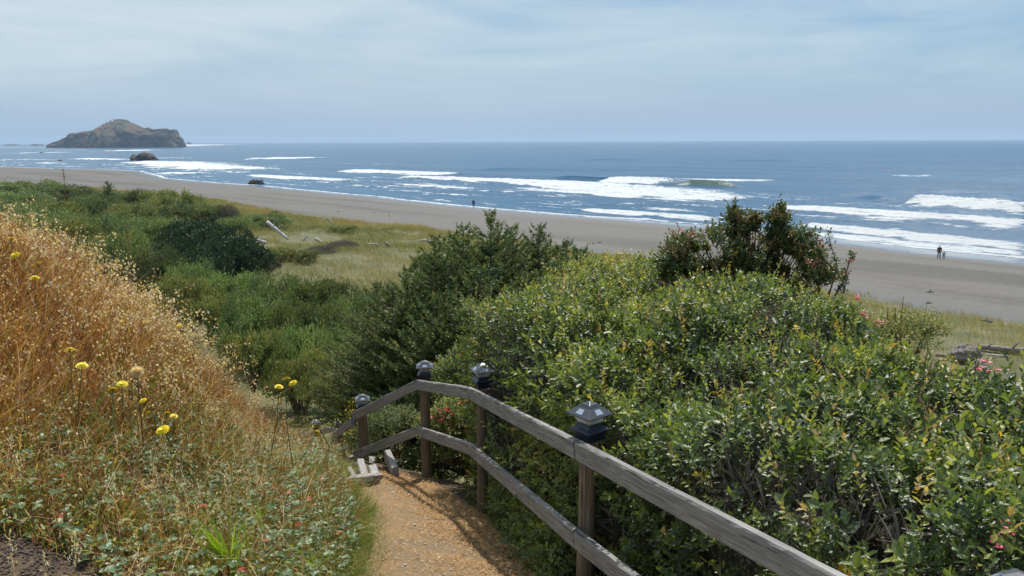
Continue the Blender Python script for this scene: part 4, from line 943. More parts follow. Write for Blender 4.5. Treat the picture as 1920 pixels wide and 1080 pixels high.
def hedge_hit(px, py, dh=0):
    d = ray(px, py); ts = np.geomspace(1.5, 14, 900); X, Y, Z = d.x*ts, d.y*ts, H+d.z*ts; d_, _ = hdist(X, Y)
    k = np.argmax((Z < htop(X, Y)+dh) & (d_ > 0)); t_ = ts[k] if k else 8; return Vector((d.x*t_, d.y*t_, H+d.z*t_))
def blossom(p, s, parent, m_, loc=None):
    nb_ = NB(); k = 26; c = np.repeat(rng.normal(0, .016, (6, 3)), 6, 0); a = np.tile(np.arange(6)*1.047, 6); D_ = np.stack([np.cos(a), np.sin(a), np.full(36, .55)], 1)+rng.normal(0, .2, (36, 3))
    nb_.add(leaves(c, D_, np.tile([0., 0, 1], (36, 1)), np.full(36, .014), np.full(36, .010)), np.zeros(36)); o_ = nb_.build('blossom', m_); o_.location = p; o_.scale = (s, s, s); bpy.context.view_layer.update(); attach(o_, parent)
for px, py in [(1650, 607), (1611, 563), (1625, 592), (1851, 693), (1890, 1005), (1872, 1020), (1900, 985)]:
    blossom(hedge_hit(px, py, .03 if py > 900 else .14), .62 if py > 900 else 1.25, hedge, M['pinkred'])

# ---- tall flowering bush standing out of the hedge
def blob_bush(name, loc, lobes, nsh, Ls, Ws, nl, ln, m_, label, cat='bush', updir=.7, rmean=.45, holes=-.25):
    r = empty(name, loc); nb_ = NB()
    for (x0, y0, z0, rx, rz) in lobes:
        k = int(nsh*rx*rz*10); v = rdir(k); v[:, 2] = np.abs(v[:, 2])*1.0-.15; rad = np.where(rng.random(k) < .15, rng.uniform(1.0, 1.35, k), rng.uniform(.4, 1.05, k))[:, None]
        p = np.array([x0, y0, z0])+v*rad*np.array([rx, rx, rz]); gp = fbm(p[:, 0]*4, p[:, 1]*4, p[:, 2]*4, s=91, o=2) > holes; p, v = p[gp], v[gp]
        shoots(nb_, p, nrm(v+np.array([0, 0, updir])+rng.normal(0, .3, v.shape)), rng.uniform(.6, 1.3, len(p))*ln, nl, Ls, Ws, np.clip(rng.normal(rmean, .2, len(p)), 0, 1))
    nb_.build('foliage', m_, r)
    mb_ = MB()
    for (x0, y0, z0, rx, rz) in lobes:
        for q in range(5):
            e = Vector((x0, y0, z0))+Vector(rng.normal(0, .45, 3))*rx+Vector((0, 0, rz*.6)); s_ = Vector((x0*.3, y0*.3, -.5)); mb_.tube([s_, s_.lerp(e, .5)+Vector(rng.normal(0, .03, 3)), e], [.014, .009, .003], 5)
    mb_.build('branches', M['stemb'], r); tag(r, label, cat)
    return r
pb = at(1400, 520, 8.1)
def lb_(px, py, Y, rx, rz): p = at(px, py, Y)-pb; return (p.x, p.y, p.z, rx, rz)
fb = blob_bush('flowering_bush', pb, [lb_(1375, 460, 8.1, .17, .2), lb_(1388, 418, 8.1, .10, .20), lb_(1408, 432, 8.1, .07, .14), lb_(1458, 420, 8.1, .07, .19), lb_(1340, 475, 8.0, .2, .24), lb_(1495, 475, 8.0, .18, .22), lb_(1520, 525, 7.8, .22, .22), lb_(1350, 560, 7.9, .34, .26), lb_(1280, 550, 7.9, .28, .24), lb_(1470, 570, 7.8, .3, .24), lb_(1400, 500, 8.1, .3, .3), lb_(1460, 458, 8.1, .12, .18), lb_(1300, 480, 8.0, .24, .2), lb_(1270, 505, 7.9, .16, .2), lb_(1480, 490, 8.0, .2, .2), lb_(1340, 520, 8.0, .3, .2), lb_(1440, 540, 7.9, .35, .22), lb_(1400, 425, 8.15, .08, .16)],
               1000, .040, .020, 9, .10, M['bush'], 'tall dark bush with bronze shoots and red blossom rising above the hedge', rmean=.5, holes=-.06, updir=1.0)
bpy.context.view_layer.update()
for px, py in [(1278, 434), (1288, 446), (1298, 438), (1262, 478), (1285, 470), (1310, 444)]:
    blossom(at(px, py, 7.85), 1.2, fb, M['pinkred'])
pa2 = at(1555, 575, 7.6); ab = empty('airy_bush', pa2); tag(ab, 'airy leggy bush with pink blossoms and bare stems against the sand', 'bush'); mb = MB(); nb = NB()
BR = [[(1545, 585), (1558, 540), (1570, 500), (1558, 460), (1552, 432)], [(1550, 580), (1580, 530), (1590, 500), (1596, 478)], [(1540, 580), (1535, 540), (1525, 510), (1515, 490)], [(1545, 570), (1560, 535), (1545, 500), (1535, 470)], [(1570, 570), (1582, 545), (1588, 520)], [(1558, 500), (1540, 480), (1530, 465)]]
for br in BR:
    pts = [at(px, py, 7.6+.05*math.sin(px))-pa2 for px, py in br]; mb.tube(pts, [.011, .008, .006, .004, .003][:len(pts)], 5)
    k = 34; seg = rng.uniform(.35, 1, k)*(len(pts)-1); i0 = np.minimum(seg.astype(int), len(pts)-2); fr_ = seg-i0; A_ = np.array([tuple(p) for p in pts]); q = A_[i0]*(1-fr_)[:, None]+A_[i0+1]*fr_[:, None]
    shoots(nb, q+rng.normal(0, .018, q.shape), nrm(np.stack([rng.normal(0, .6, k), rng.normal(0, .6, k), np.ones(k)], 1)), rng.uniform(.03, .07, k), 4, .032, .015, np.clip(rng.normal(.45, .2, k), 0, .9))
mb.build('branches', M['stemb'], ab); nb.build('foliage', M['bush'], ab); bpy.context.view_layer.update()
for px, py in [(1597, 487), (1517, 492), (1530, 495), (1540, 458), (1588, 514)]: blossom(at(px, py, 7.55), 1.15, ab, M['pinkred'])

# ---- red-flowered bush and small bushes behind the fence corner
def mini(name, px, py, Y, rx, rz, label, m_, n=900, Ls=.03, flowers=(), fm=None, rmean=.45, holes=-.3):
    p = at(px, py, Y); g = tz(p.x, p.y); lobes = [(0, 0, 0, rx*.75, rz*.8), (-rx*.6, 0, -rz*.25, rx*.5, rz*.6), (rx*.6, .05, -rz*.2, rx*.5, rz*.6), (0, -.1, -rz*.6, rx*.8, rz*.6)]
    r = blob_bush(name, p, lobes, n, Ls, Ls*.5, 7, Ls*3, m_, label, rmean=rmean, holes=holes); bpy.context.view_layer.update()
    for fx, fy in flowers: blossom(at(fx, fy, Y-rx*.5), 1.5, r, fm)
    return r
mini('flowering_bush', 850, 795, 8.9, .36, .42, 'small bush of bright red blossoms just right of the tall corner post', M['hedge'], 800, flowers=[(866, 667), (838, 770), (864, 756), (835, 785), (848, 780), (866, 798), (838, 803), (812, 785), (830, 772)], fm=M['red'])
mini('leafy_bush', 735, 795, 10.2, .42, .33, 'small grey-green bush seen between the fence rails left of the corner post', M['shrub'], 900, Ls=.024)
mini('leafy_bush', 868, 700, 9.8, .42, .45, 'glossy bush end rising behind the lamp on the fence bend', M['hedge'], 500, rmean=.35)
mini('leafy_bush', 1160, 530, 9.9, .55, .35, 'bright yellow-green broad-leaved bush behind the left part of the hedge', M['hedge'], 420, Ls=.045, rmean=.68, holes=-.4)
mini('leafy_bush', 1700, 618, 8.6, .42, .2, 'yellow-green feathery bush at the right rim of the hedge beside the dune grass', M['yshrub'], 500, Ls=.035, rmean=.6)
# yellow mustard plants
for (px, py, Y, lb) in [(655, 830, 11.8, 'spray of small yellow flowers behind the first stair post'), (600, 835, 14.5, 'spray of small yellow flowers by the far fence lamps')]:
    p = at(px, py+40, Y); r = empty('yellow_mustard', p); mb = MB(); nb = NB(); nf_ = NB()
    for k in range(34):
        a = rng.uniform(0, 6.28); e = Vector((math.cos(a)*rng.uniform(0, .4), math.sin(a)*rng.uniform(0, .4), rng.uniform(.35, .95))); mb.tube([(e.x*.3, e.y*.3, -.3), e*.6, e], [.004, .003, .002], 4)
        q = np.array(e)+rng.normal(0, .03, (7, 3)); nf_.add(leaves(q, rdir(7)+[0, 0, .6], rdir(7), np.full(7, .02), np.full(7, .018)), np.zeros(7))
        q = np.array(e)*rng.uniform(.2, .9, 6)[:, None]+rng.normal(0, .02, (6, 3)); nb.add(leaves(q, rdir(6)+[0, 0, .4], rdir(6), np.full(6, .05), np.full(6, .018)), rng.random(6))
    mb.build('stems', M['stemg'], r); nf_.build('flowers', M['yellow'], r)['kind'] = 'stuff'; nb.build('foliage', M['yshrub'], r); tag(r, lb, 'flowers')

# ================================================================== spruces
def make_spruce(hh, seed, wide=.55, dens=1.0):
    r = empty('young_spruce'); mb = MB(); mb.tube([(0, 0, -.3), (0, 0, hh*.5), (0, 0, hh)], [.05, .03, .006], 6); mb.build('trunk', M['bark'], r)
    nb_ = NB(); z = .1; P_ = []; D_ = []; L_ = []; mbr = MB()
    while z < hh-.05:
        nbz = int(rng.integers(5, 8)) if z < hh-.5 else 4
        for k in range(nbz):
            a = rng.uniform(0, 6.283); ln = max(.08, (hh-z)*wide*rng.uniform(.75, 1.15)*(1 if z > hh*.25 else .8+.8*z/hh)); ln = min(ln, 1.5)
            el = .15+.55*(z/hh)**2+rng.normal(0, .1); steps = max(int(ln/.05), 2); pts = []
            for j in range(steps+1):
                t_ = j/steps; pts.append(Vector((math.cos(a)*ln*t_, math.sin(a)*ln*t_, z+ln*(el*t_-.18*t_*(1-t_)*2+.10*t_*t_))))
            if steps > 3: mbr.tube([pts[0], pts[steps//2], pts[-1]], [.009, .006, .003], 4)
            d0 = (pts[-1]-pts[0]).normalized(); sd_ = Vector((-math.sin(a), math.cos(a), 0))
            for j in range(1, steps+1):
                for sgn in (-1, 1):
                    if rng.random() < .93*dens:
                        tl = min(.05+.3*ln*(1-j/steps)**.8, .26)*rng.uniform(.7, 1.2)
                        P_.append(pts[j]); D_.append((d0*.8+sd_*sgn*.75+Vector((0, 0, rng.uniform(-.05, .35)))).normalized()); L_.append(tl)
            P_.append(pts[-1]); D_.append((d0+Vector((0, 0, .4))).normalized()); L_.append(.12)
        z += rng.uniform(.08, .13)
    for k in range(10): P_.append(Vector((0, 0, hh-.35+.035*k))); a = k*2.4; D_.append(Vector((math.cos(a)*.7, math.sin(a)*.7, .8)).normalized()); L_.append(.09)
    P_ = np.array([tuple(p) for p in P_]); D_ = np.array([tuple(p) for p in D_]); L_ = np.array(L_); n_ = len(P_)
    base = np.clip(.35+.25*rng.normal(0, 1, n_), 0, 1)
    # needle bottle-brush: short needles along each twig
    for j in range(9):
        t_ = (j+.4)/9; rad_ = nrm(np.cross(D_, rdir(n_))); q = P_+D_*(L_*t_)[:, None]
        nb_.add(leaves(q, nrm(D_*.75+rad_*.9), rdir(n_), np.full(n_, .040), np.full(n_, .013)), np.clip(base+.35*(t_-.5)+(t_ > .8)*.12, 0, 1))
    nb_.add(leaves(P_, D_, rdir(n_), L_, np.full(n_, .012)), np.clip(base-.1, 0, 1))
    nb_.build('foliage', M['spruce'], r); mbr.build('branches', M['bark'], r)
    return r
protoS = [make_spruce(4.6, 1), make_spruce(3.6, 2, .62), make_spruce(2.6, 3, .7)]
usedS = set()
SPR = [(920, 404, 14.2, 0, 1.05, 'tallest dark spruce with its leader against the sand in the middle of the view'),
       (868, 425, 14.8, 1, 1.0, 'spruce directly left of the tallest one, slightly shorter'),
       (815, 447, 14.0, 0, .95, 'spruce with a long bare leader at the left shoulder of the group'),
       (850, 440, 15.4, 1, 1.1, 'spruce half hidden behind the left shoulder of the group'),
       (960, 428, 15.2, 0, 1.0, 'spruce right of the tallest one with reddish-brown shoots'),
       (1010, 425, 14.6, 1, .95, 'spruce with a thin dark leader, second right of the tallest'),
       (1062, 455, 14.0, 1, 1.0, 'spruce with yellowish shoot tips at the right of the group'),
       (1088, 470, 13.2, 2, 1.1, 'small spruce at the far right end of the group next to the hedge'),
       (765, 505, 13.4, 1, .9, 'slim spruce standing left of the main group with three thin leaders behind it'),
       (735, 540, 13.8, 2, 1.0, 'short slim spruce at the left edge of the group above the green mounds'),
       (900, 505, 12.6, 2, 1.15, 'low bushy spruce in front of the tallest one'),
       (985, 520, 12.0, 2, 1.15, 'low spruce in front of the hedge left end, olive green'),
       (820, 555, 12.4, 2, 1.0, 'low spruce in front of the left shoulder, above the corner post'),
       (1040, 500, 12.6, 2, 1.2, 'low spruce touching the back of the hedge'),
       (705, 532, 16.0, 2, .8, 'thin spiky spruce leader poking out left of the group')]
for (px, py, Y, k, s, lb) in SPR:
    top = at(px, py, Y); hh = (4.6, 3.6, 2.6)[k]*s; o_ = protoS[k] if k not in usedS else copy_tree(protoS[k]); usedS.add(k)
    o_.location = top-Vector((0, 0, hh)); o_.scale = (s, s, s); o_.rotation_euler = (0, 0, rng.uniform(0, 6)); tag(o_, lb, 'spruce', 'young spruces behind the fence')

# ================================================================== mid and far shrubs
def make_mound(name, n, Lf, m_, nl=64, squash=.62, rmean=.4, up=.25):
    r = empty(name); nb_ = NB(); lob = []
    for k in range(nl):
        a = rng.uniform(0, 6.283); q = math.sqrt(rng.random())*.78; lob.append((math.cos(a)*q, math.sin(a)*q, squash*math.sqrt(max(0, 1-q*q))*rng.uniform(.4, .95), rng.uniform(.10, .27)))
    lob.append((0, 0, squash*.2, .42)); lob.append((.4, .1, squash*.1, .3)); lob.append((-.4, -.1, squash*.1, .3))
    tw = sum(l[3]**2 for l in lob)
    for (x0, y0, z0, rr_) in lob:
        k = int(n*rr_**2/tw); v = rdir(k); v[:, 2] = np.where(v[:, 2] < -.2, -v[:, 2], v[:, 2]); rad = rr_*np.where(rng.random(k) < .12, rng.uniform(1.0, 1.45, k), rng.uniform(.6, 1.06, k))
        p = np.array([x0, y0, z0])+v*rad[:, None]*np.array([1, 1, .85]); base = rmean+rng.normal(0, .13); hk = fbm(p[:, 0]*5, p[:, 1]*5, p[:, 2]*5, s=93, o=2) > -.14; p, v, rad = p[hk], v[hk], rad[hk]; k = len(p)
        D_ = nrm(v*.8+np.array([0, 0, up])+rng.normal(0, .55, v.shape)); nv = nrm(v+rng.normal(0, .5, v.shape)); sz = Lf*rng.uniform(.6, 1.3, k)
        nb_.add(leaves(p, D_, nv, sz, sz*.5), np.clip(base+rng.normal(0, .17, k), 0, 1))
    nb_.build('foliage', m_, r); mb_ = MB()
    for q in range(12): a = rng.uniform(0, 6.283); e = Vector((math.cos(a)*.5, math.sin(a)*.5, squash*.6)); mb_.tube([(0, 0, -.2), e*.5+Vector((0, 0, .05)), e], [.03, .02, .008], 5)
    mb_.build('stems', M['bark'], r)
    return r
def make_dead(name):
    r = empty(name); nb_ = NB(); n_ = 7000; v = rdir(n_); v[:, 2] = np.abs(v[:, 2]); p = v*np.cbrt(rng.random(n_))[:, None]*np.array([1, 1, .5]); nb_.add(leaves(p, nrm(v+rng.normal(0, .5, v.shape)), rdir(n_), np.full(n_, .09), np.full(n_, .006)), rng.random(n_)); nb_.build('twigs', M['grey_twig'], r); return r
protoM = {'g': make_mound('green_shrub', 26000, .038, M['shrub']), 'g2': make_mound('green_shrub', 26000, .042, M['shrub'], 80, .5, .5),
          'd': make_mound('dark_spruce_clump', 22000, .05, M['conifer'], 60, .75, .3, .5), 'y': make_mound('yellow_green_shrub', 20000, .045, M['yshrub'], 50, .5, .45), 'x': make_dead('bare_grey_shrub')}
CAT = {'g': 'shrub', 'g2': 'shrub', 'd': 'conifer', 'y': 'shrub', 'x': 'shrub'}
GRP = {'g': 'green coastal shrubs', 'g2': 'green coastal shrubs', 'd': 'dark low conifers', 'y': 'yellow-green shrubs', 'x': 'bare grey shrubs'}
SHR = [ # px, top py, width px, distance, kind, label, height factor
 (40, 334, 150, 150, 'g2', 'far green shrub mound at the left edge below the beach', 1), (115, 345, 110, 140, 'g', 'far shrub mound under the rust seed spike', 1),
 (10, 352, 140, 120, 'g', 'shrub mound low at the left edge just over the dry grass', 1), (170, 357, 90, 118, 'g2', 'low shrub left of the tiny lone conifer', 1),
 (215, 356, 70, 130, 'g', 'small shrub right of the tiny lone conifer', 1), (310, 349, 130, 128, 'y', 'rounded yellow-green mound at the beach edge left of the dune slope', 1.2),
 (262, 350, 60, 130, 'g', 'green hump touching the left of the rounded yellow-green mound', 1), (80, 365, 130, 92, 'y', 'yellow-green shrub right above the crest of the dry bank', 1),
 (250, 372, 130, 96, 'y', 'yellowish shrub left of the big green thicket', 1), (300, 376, 120, 100, 'g', 'green shrub in the upper part of the thicket', 1), (370, 376, 120, 104, 'g2', 'green shrub at the back right of the thicket', 1),
 (420, 386, 60, 104, 'x', 'grey-brown twiggy shrub in the tan grass behind the thicket', 1.3), (490, 396, 112, 100, 'g', 'dark green flat mound just left of the leaning driftwood log', 1.1),
 (440, 402, 80, 92, 'g2', 'small green mound left of the flat dark green one', 1), (230, 395, 140, 76, 'g', 'green shrub above the crest in the left part of the thicket', 1), (290, 400, 130, 78, 'g2', 'shrub in the middle left of the thicket', 1),
 (350, 398, 140, 76, 'd', 'dark conifer at the top of the thicket', 1), (405, 408, 130, 72, 'd', 'dark conifer in the centre of the thicket', 1.1), (330, 428, 130, 62, 'd', 'dark conifer at the left front of the thicket', 1.1), (420, 430, 150, 60, 'd', 'big dark conifer at the front of the thicket', 1.3),
 (465, 450, 110, 60, 'd', 'darkest conifer at the right foot of the thicket', 1.3), (375, 450, 130, 55, 'd', 'dark conifer low in front of the thicket', 1.1), (640, 420, 66, 96, 'y', 'bright yellow-green mound alone in the dune grass', 1.1),
 (640, 453, 60, 78, 'x', 'flat brownish bare mound in the dune grass', .22), (600, 462, 60, 74, 'x', 'small grey bare patch of twigs below the driftwood', .5), (560, 465, 80, 66, 'y', 'yellow-green low shrub below the driftwood', .7), (520, 462, 90, 66, 'y', 'yellow-green low shrub right of the darkest conifer', .8),
 (800, 468, 70, 56, 'y', 'green shrub in dune grass behind the left shoulder of the spruces', 1), (340, 480, 140, 48, 'g', 'green mound at the crest left below the dark conifers', 1), (430, 500, 150, 46, 'g2', 'pale green mound below the darkest conifer', .8),
 (510, 510, 190, 42, 'g', 'wide green mound in the middle of the valley', 1), (590, 512, 170, 43, 'g2', 'wide green mound at the right of the valley, highest there', 1), (650, 540, 150, 38, 'g', 'green mound left of the slim spruces', 1), (560, 548, 180, 34, 'g2', 'mound with dark hollow in the centre of the valley', 1),
 (470, 548, 180, 35, 'g', 'mound in the left of the valley behind the seed heads', 1), (400, 540, 150, 36, 'y', 'yellow-green mound behind the pale seed heads', .9), (640, 590, 190, 29, 'g', 'dense mound in front of the slim spruces', 1.1), (540, 600, 200, 28, 'g2', 'dense mound beyond the dry grass flank', 1), (460, 610, 150, 27, 'y', 'yellowish mound touching the dry grass flank', .9),
 (20, 372, 170, 84, 'g', 'green scrub just over the crest at the far left of the bank', .8), (70, 384, 170, 74, 'g2', 'green scrub over the crest under the rust seed spike', .8), (150, 390, 180, 66, 'g', 'green scrub over the crest left of the thicket', .9),
 (205, 420, 170, 56, 'g2', 'green scrub over the crest at the left foot of the thicket', .9), (262, 452, 170, 49, 'g', 'dense green scrub below the dark conifers just beyond the seed heads', .9), (110, 400, 150, 60, 'y', 'yellow-green scrub peeping over the crest at far left', .7),
 (320, 505, 150, 40, 'y', 'olive scrub directly behind the hanging seed heads', .8), (720, 598, 150, 26, 'g2', 'mound at the feet of the left spruces', 1.1), (600, 640, 180, 24, 'y', 'olive low mound above the small yellow flowers', .8), (700, 640, 160, 22, 'g', 'green mound above the stair fence', 1), (780, 620, 150, 20, 'g2', 'green mound directly above the corner post', 1.1), (720, 672, 120, 19.5, 'g', 'bluish green mound left of the corner post lamp', 1),
 (668, 668, 110, 20.5, 'x', 'bare grey smoke-like shrub above the stair fence', 1.1), (560, 668, 150, 21, 'y', 'low reddish-green shrub right of the three yellow flowers', .8), (620, 700, 150, 19, 'y', 'low yellow-green growth behind the first stair lamp', .6), (830, 660, 110, 17, 'g', 'green mound between the two corner lamps', 1.1), (700, 715, 130, 16.5, 'y', 'low olive growth between the corner post and the first stair lamp', .6),
 (860, 600, 130, 16, 'g2', 'green mound at the foot of the tallest spruce', 1.2)]
useM = set()
for (px, py, wp, Y, k, lb, hf) in SHR:
    top = at(px, py, Y); R = wp*Y/F/2*1.05; g = tz(top.x, top.y); o_ = protoM[k] if k not in useM else copy_tree(protoM[k]); useM.add(k)
    zs = {'g': .82, 'g2': .72, 'd': 1.0, 'y': .7, 'x': .5}[k]
    hh = max(top.z-g, R*.35)                     # height the photo shows above the ground here
    hz = min(hh, R*1.5*hf); base = top.z-hz if hh < R*1.9 else top.z-hz
    o_.location = (top.x, top.y+R*.3, base-.05*hz); o_.scale = (R, R, hz/zs*1.05); o_.rotation_euler = (0, 0, rng.uniform(0, 6)); tag(o_, lb, CAT[k], GRP[k])
    # trunkless skirt down to the ground is grown by the undergrowth below
o_ = copy_tree(protoS[2]); p = at(201, 340, 120); o_.location = p-Vector((0, 0, 2.6*1.3)); o_.scale = (1.5, 1.5, 1.3); tag(o_, 'tiny lone conifer sticking up at the far left above the shrubs', 'conifer')

# undergrowth on the bluff and valley
nn_ = 150000; yy = 9+rng.random(nn_)**.8*46; xx = rng.uniform(-.72, .55, nn_)*yy-0; k_ = ~((xx > xl(yy)-5) & (yy < 8.6)); xx, yy = xx[k_], yy[k_]; ww = .85*yy+.5*xx; k_ = (ww > 5.5) & (rng.random(len(xx)) < np.clip(1.2-ww/50, .3, 1)); xx, yy = xx[k_], yy[k_]
dl, _ = hdist(xx, yy); k_ = dl < 0; xx, yy = xx[k_], yy[k_]; nn_ = len(xx)
cl = fbm(xx*.35, yy*.35, s=95); zone = fbm(xx*.25, yy*.25, s=96); sz = rng.uniform(.03, .06, nn_)*np.interp(yy, [9, 20, 50], [.8, 1.2, 2.2])
zz = terrain(xx, yy)+np.abs(rng.normal(0, .13, nn_))*(1+cl)*np.interp(yy, [9, 25], [1, 2.2])
nb = NB(); D_ = nrm(np.stack([rng.normal(0, .6, nn_), rng.normal(0, .6, nn_), rng.uniform(.1, 1, nn_)], 1)); nb.add(leaves(np.stack([xx, yy, zz], 1), D_, nrm(np.array([0, 0, 1.])+rng.normal(0, .5, (nn_, 3))), sz, sz*.45), np.clip(.42+.5*zone+rng.normal(0, .18, nn_), 0, 1))
tag(nb.build('undergrowth', M['cover']), 'low mixed green and rusty undergrowth covering the bluff below the fence', 'ground cover', kind='stuff')
# dune grass
nn_ = 330000; uu = rng.uniform(-40, 230, nn_); vv = dune(uu)-38*rng.random(nn_)**1.1+1.2; xx = (vv-uu)/R2; yy = (uu+vv)/R2
k_ = (yy > 25) & (np.abs(xx) < .72*yy+3) & (.85*yy+.5*xx > 24); den = fbm(xx/3, yy/3, s=97)+.6*fbm(xx/1.1, yy/1.1, s=98); k_ &= (den > -.25) | (rng.random(nn_) < .3)
bare = at(585, 436, 88); k_ &= np.hypot((xx-bare.x)/3.2, (yy-bare.y)/6) > 1
xx, yy = xx[k_], yy[k_]; nn_ = len(xx); den = den[k_]; Ln = rng.uniform(.35, .85, nn_)*np.clip(.8+.75*den, .35, 1.5); W = np.interp(yy, [30, 60, 150], [.010, .018, .04])*rng.uniform(.7, 1.3, nn_)
u2, v2 = uv(xx, yy)
tone = np.clip(.46+.35*fbm(xx/8, yy/8, s=99)+rng.normal(0, .16, nn_)+.15*sstep(-8, -1, v2-dune(u2)), 0, 1)
nb = NB(); nb.add(blades(np.stack([xx, yy, terrain(xx, yy)-.02], 1), nrm(np.stack([rng.normal(-.15, .2, nn_), rng.normal(0, .2, nn_), np.ones(nn_)], 1)), np.stack([rng.normal(-.25, .25, nn_), rng.normal(0, .25, nn_), -.15*np.ones(nn_)], 1), Ln, W), tone)
tag(nb.build('dune_grass', M['dune']), 'tan and olive dune grass between the shrubs and the beach', 'grass', kind='stuff')

# ================================================================== driftwood
def log(name, pts, rad, m_, label, cat='driftwood', group='driftwood in the dune grass', knobs=3, smooth=True):
    """tapered irregular trunk along world points"""
    o0 = Vector(pts[0]); P_ = [Vector(p)-o0 for p in pts]; fine = []; rf = []
    for i in range(len(P_)-1):
        for q in range(6): f = q/6; fine.append(P_[i].lerp(P_[i+1], f)); rf.append(rad[i]*(1-f)+rad[i+1]*f)
    fine.append(P_[-1]); rf.append(rad[-1])
    fine = [p+Vector(rng.normal(0, .06, 3))*r for p, r in zip(fine, rf)]; rf = [r*rng.uniform(.9, 1.1) for r in rf]; mb_ = MB(); mb_.tube(fine, rf, 10)
    for q in range(knobs):
        k = int(rng.integers(2, len(fine)-2)); d = Vector(rng.normal(0, 1, 3)); d.z = abs(d.z); d.normalize(); mb_.tube([fine[k], fine[k]+d*rf[k]*2.2, fine[k]+d*rf[k]*3.5+Vector(rng.normal(0, .3, 3))*rf[k]], [rf[k]*.4, rf[k]*.25, rf[k]*.1], 6)
    o_ = mb_.build(name, m_, None, smooth); o_.location = o0; return tag(o_, label, cat, group)
def lg(a, b_, r0, r1, m_, label, mid=None, Y=None, name='driftwood_log', **k):
    pa_ = at(*a); pb_ = at(*b_); pts = [pa_]+([at(*mid)] if mid else [])+[pb_]; rad = [r0]+([(r0+r1)/2] if mid else [])+[r1]; return log(name, pts, rad, m_, label, **k)
def Yg(px, py, dh=.25): return hit(px, py, dh, lo=20).y
ya = Yg(520, 447, .4)
lg((501, 416, ya+1), (540, 448, ya-.5), .19, .15, M['drift'], 'long white driftwood log leaning up out of the dune grass')
ya = Yg(490, 453); lg((483, 452, ya), (499, 455, ya), .22, .18, M['drift'], 'short white log low beside the darkest conifer')
ya = Yg(617, 415); lg((602, 414, ya), (624, 418, ya), .08, .12, M['drift'], 'arched white root at the top edge of the dune grass', mid=(615, 409, ya), name='driftwood_root')
ya = Yg(575, 448); lg((568, 451, ya), (577, 441, ya), .12, .05, M['drift'], 'small forked grey driftwood stub right of the long log', knobs=5)
ya = Yg(597, 452); lg((590, 447, ya), (602, 454, ya), .18, .14, M['drift'], 'rounded pale driftwood chunk below the bare sand patch')
ya = Yg(700, 458); lg((684, 457, ya), (709, 458, ya), .06, .12, M['drift'], 'thin pale board of driftwood lying flat in mid dune grass', knobs=1)
ya = Yg(727, 460); lg((722, 455, ya), (731, 461, ya), .12, .16, M['driftgrey'], 'small grey driftwood chunk right of the flat pale board', knobs=1)
ya = Yg(800, 455); lg((776, 452, ya), (812, 454, ya), .04, .14, M['drift'], 'white knotted driftwood root just left of the spruce tips', mid=(797, 450, ya), knobs=8, name='driftwood_root')
ya = Yg(785, 505, .4); lg((778, 507, ya), (817, 495, ya), .06, .05, M['drift'], 'white dead branch lying left of the spruce group', mid=(795, 501, ya), knobs=4, name='driftwood_branch')
ya = Yg(1232, 520, .8); lg((1226, 500, ya), (1236, 520, ya), .12, .22, M['drift'], 'pale upright driftwood stump behind the left end of the tall bush', knobs=1, name='driftwood_stump')
ya = Yg(1880, 655, .2); lg((1838, 650, ya+.5), (1925, 658, ya-.4), .14, .17, M['driftgrey'], 'long grey driftwood log in the dune grass at the right edge', mid=(1880, 655, ya), knobs=6)
ya = Yg(1880, 667, .1); lg((1850, 665, ya), (1890, 668, ya), .05, .05, M['drift'], 'thin pale stick below the long grey log at right', knobs=0)
ya = Yg(1775, 668, .2); lg((1755, 665, ya), (1778, 668, ya), .09, .08, M['driftgrey'], 'short grey log half hidden left of the dark stump', knobs=0)
ya = Yg(1842, 606, .1); lg((1840, 600, ya), (1860, 603, ya), .05, .08, M['driftgrey'], 'dark twisted driftwood at the top of the right dune grass', knobs=4)
p = at(1812, 662, Yg(1812, 668, .3)); s = p.y/F; rock('root_stump', p, (24*s, 20*s, 19*s), 33, M['driftgrey'], 'dark rounded driftwood root ball poking over the hedge at right', 'driftwood')
p = at(1915, 750, Yg(1915, 760, .5)); s = p.y/F; rock('pale_boulder', p, (34*s, 30*s, 34*s), 36, M['stone'], 'big pale boulder cut by the right edge of the photo', 'boulder')
p = at(1842, 690, Yg(1842, 700, .4)); s = p.y/F; rock('pale_boulder', p, (15*s, 14*s, 16*s), 39, M['stone'], 'small pale stone showing over the hedge at right', 'boulder')
# beach litter
M['oldwood'] = woodmat('yellow_wood', (.30, .21, .09), (.46, .35, .17), 0)
p = hit(1168, 481, 0, lo=30); s = p.y/F; mb = MB()
for k in range(4): mb.add([Vector(v)+Vector((0, 0, 0)) for v in [(-10*s, -.3+.3*k-.3, 0), (10*s, -.3+.3*k-.3, 0), (10*s, -.05+.3*k-.3, 0), (-10*s, -.05+.3*k-.3, 0), (-10*s, -.3+.3*k-.3, 6.5*s), (10*s, -.3+.3*k-.3, 6.2*s), (10*s, -.05+.3*k-.3, 6.2*s), (-10*s, -.05+.3*k-.3, 6.5*s)]], [(3, 2, 1, 0), (4, 5, 6, 7), (0, 1, 5, 4), (1, 2, 6, 5), (2, 3, 7, 6), (3, 0, 4, 7)])
o_ = mb.build('timber_block', M['oldwood'], bevel=.02); o_.location = p; tag(o_, 'yellowish timber block lying on the sand at the edge of the dune grass', 'timber')
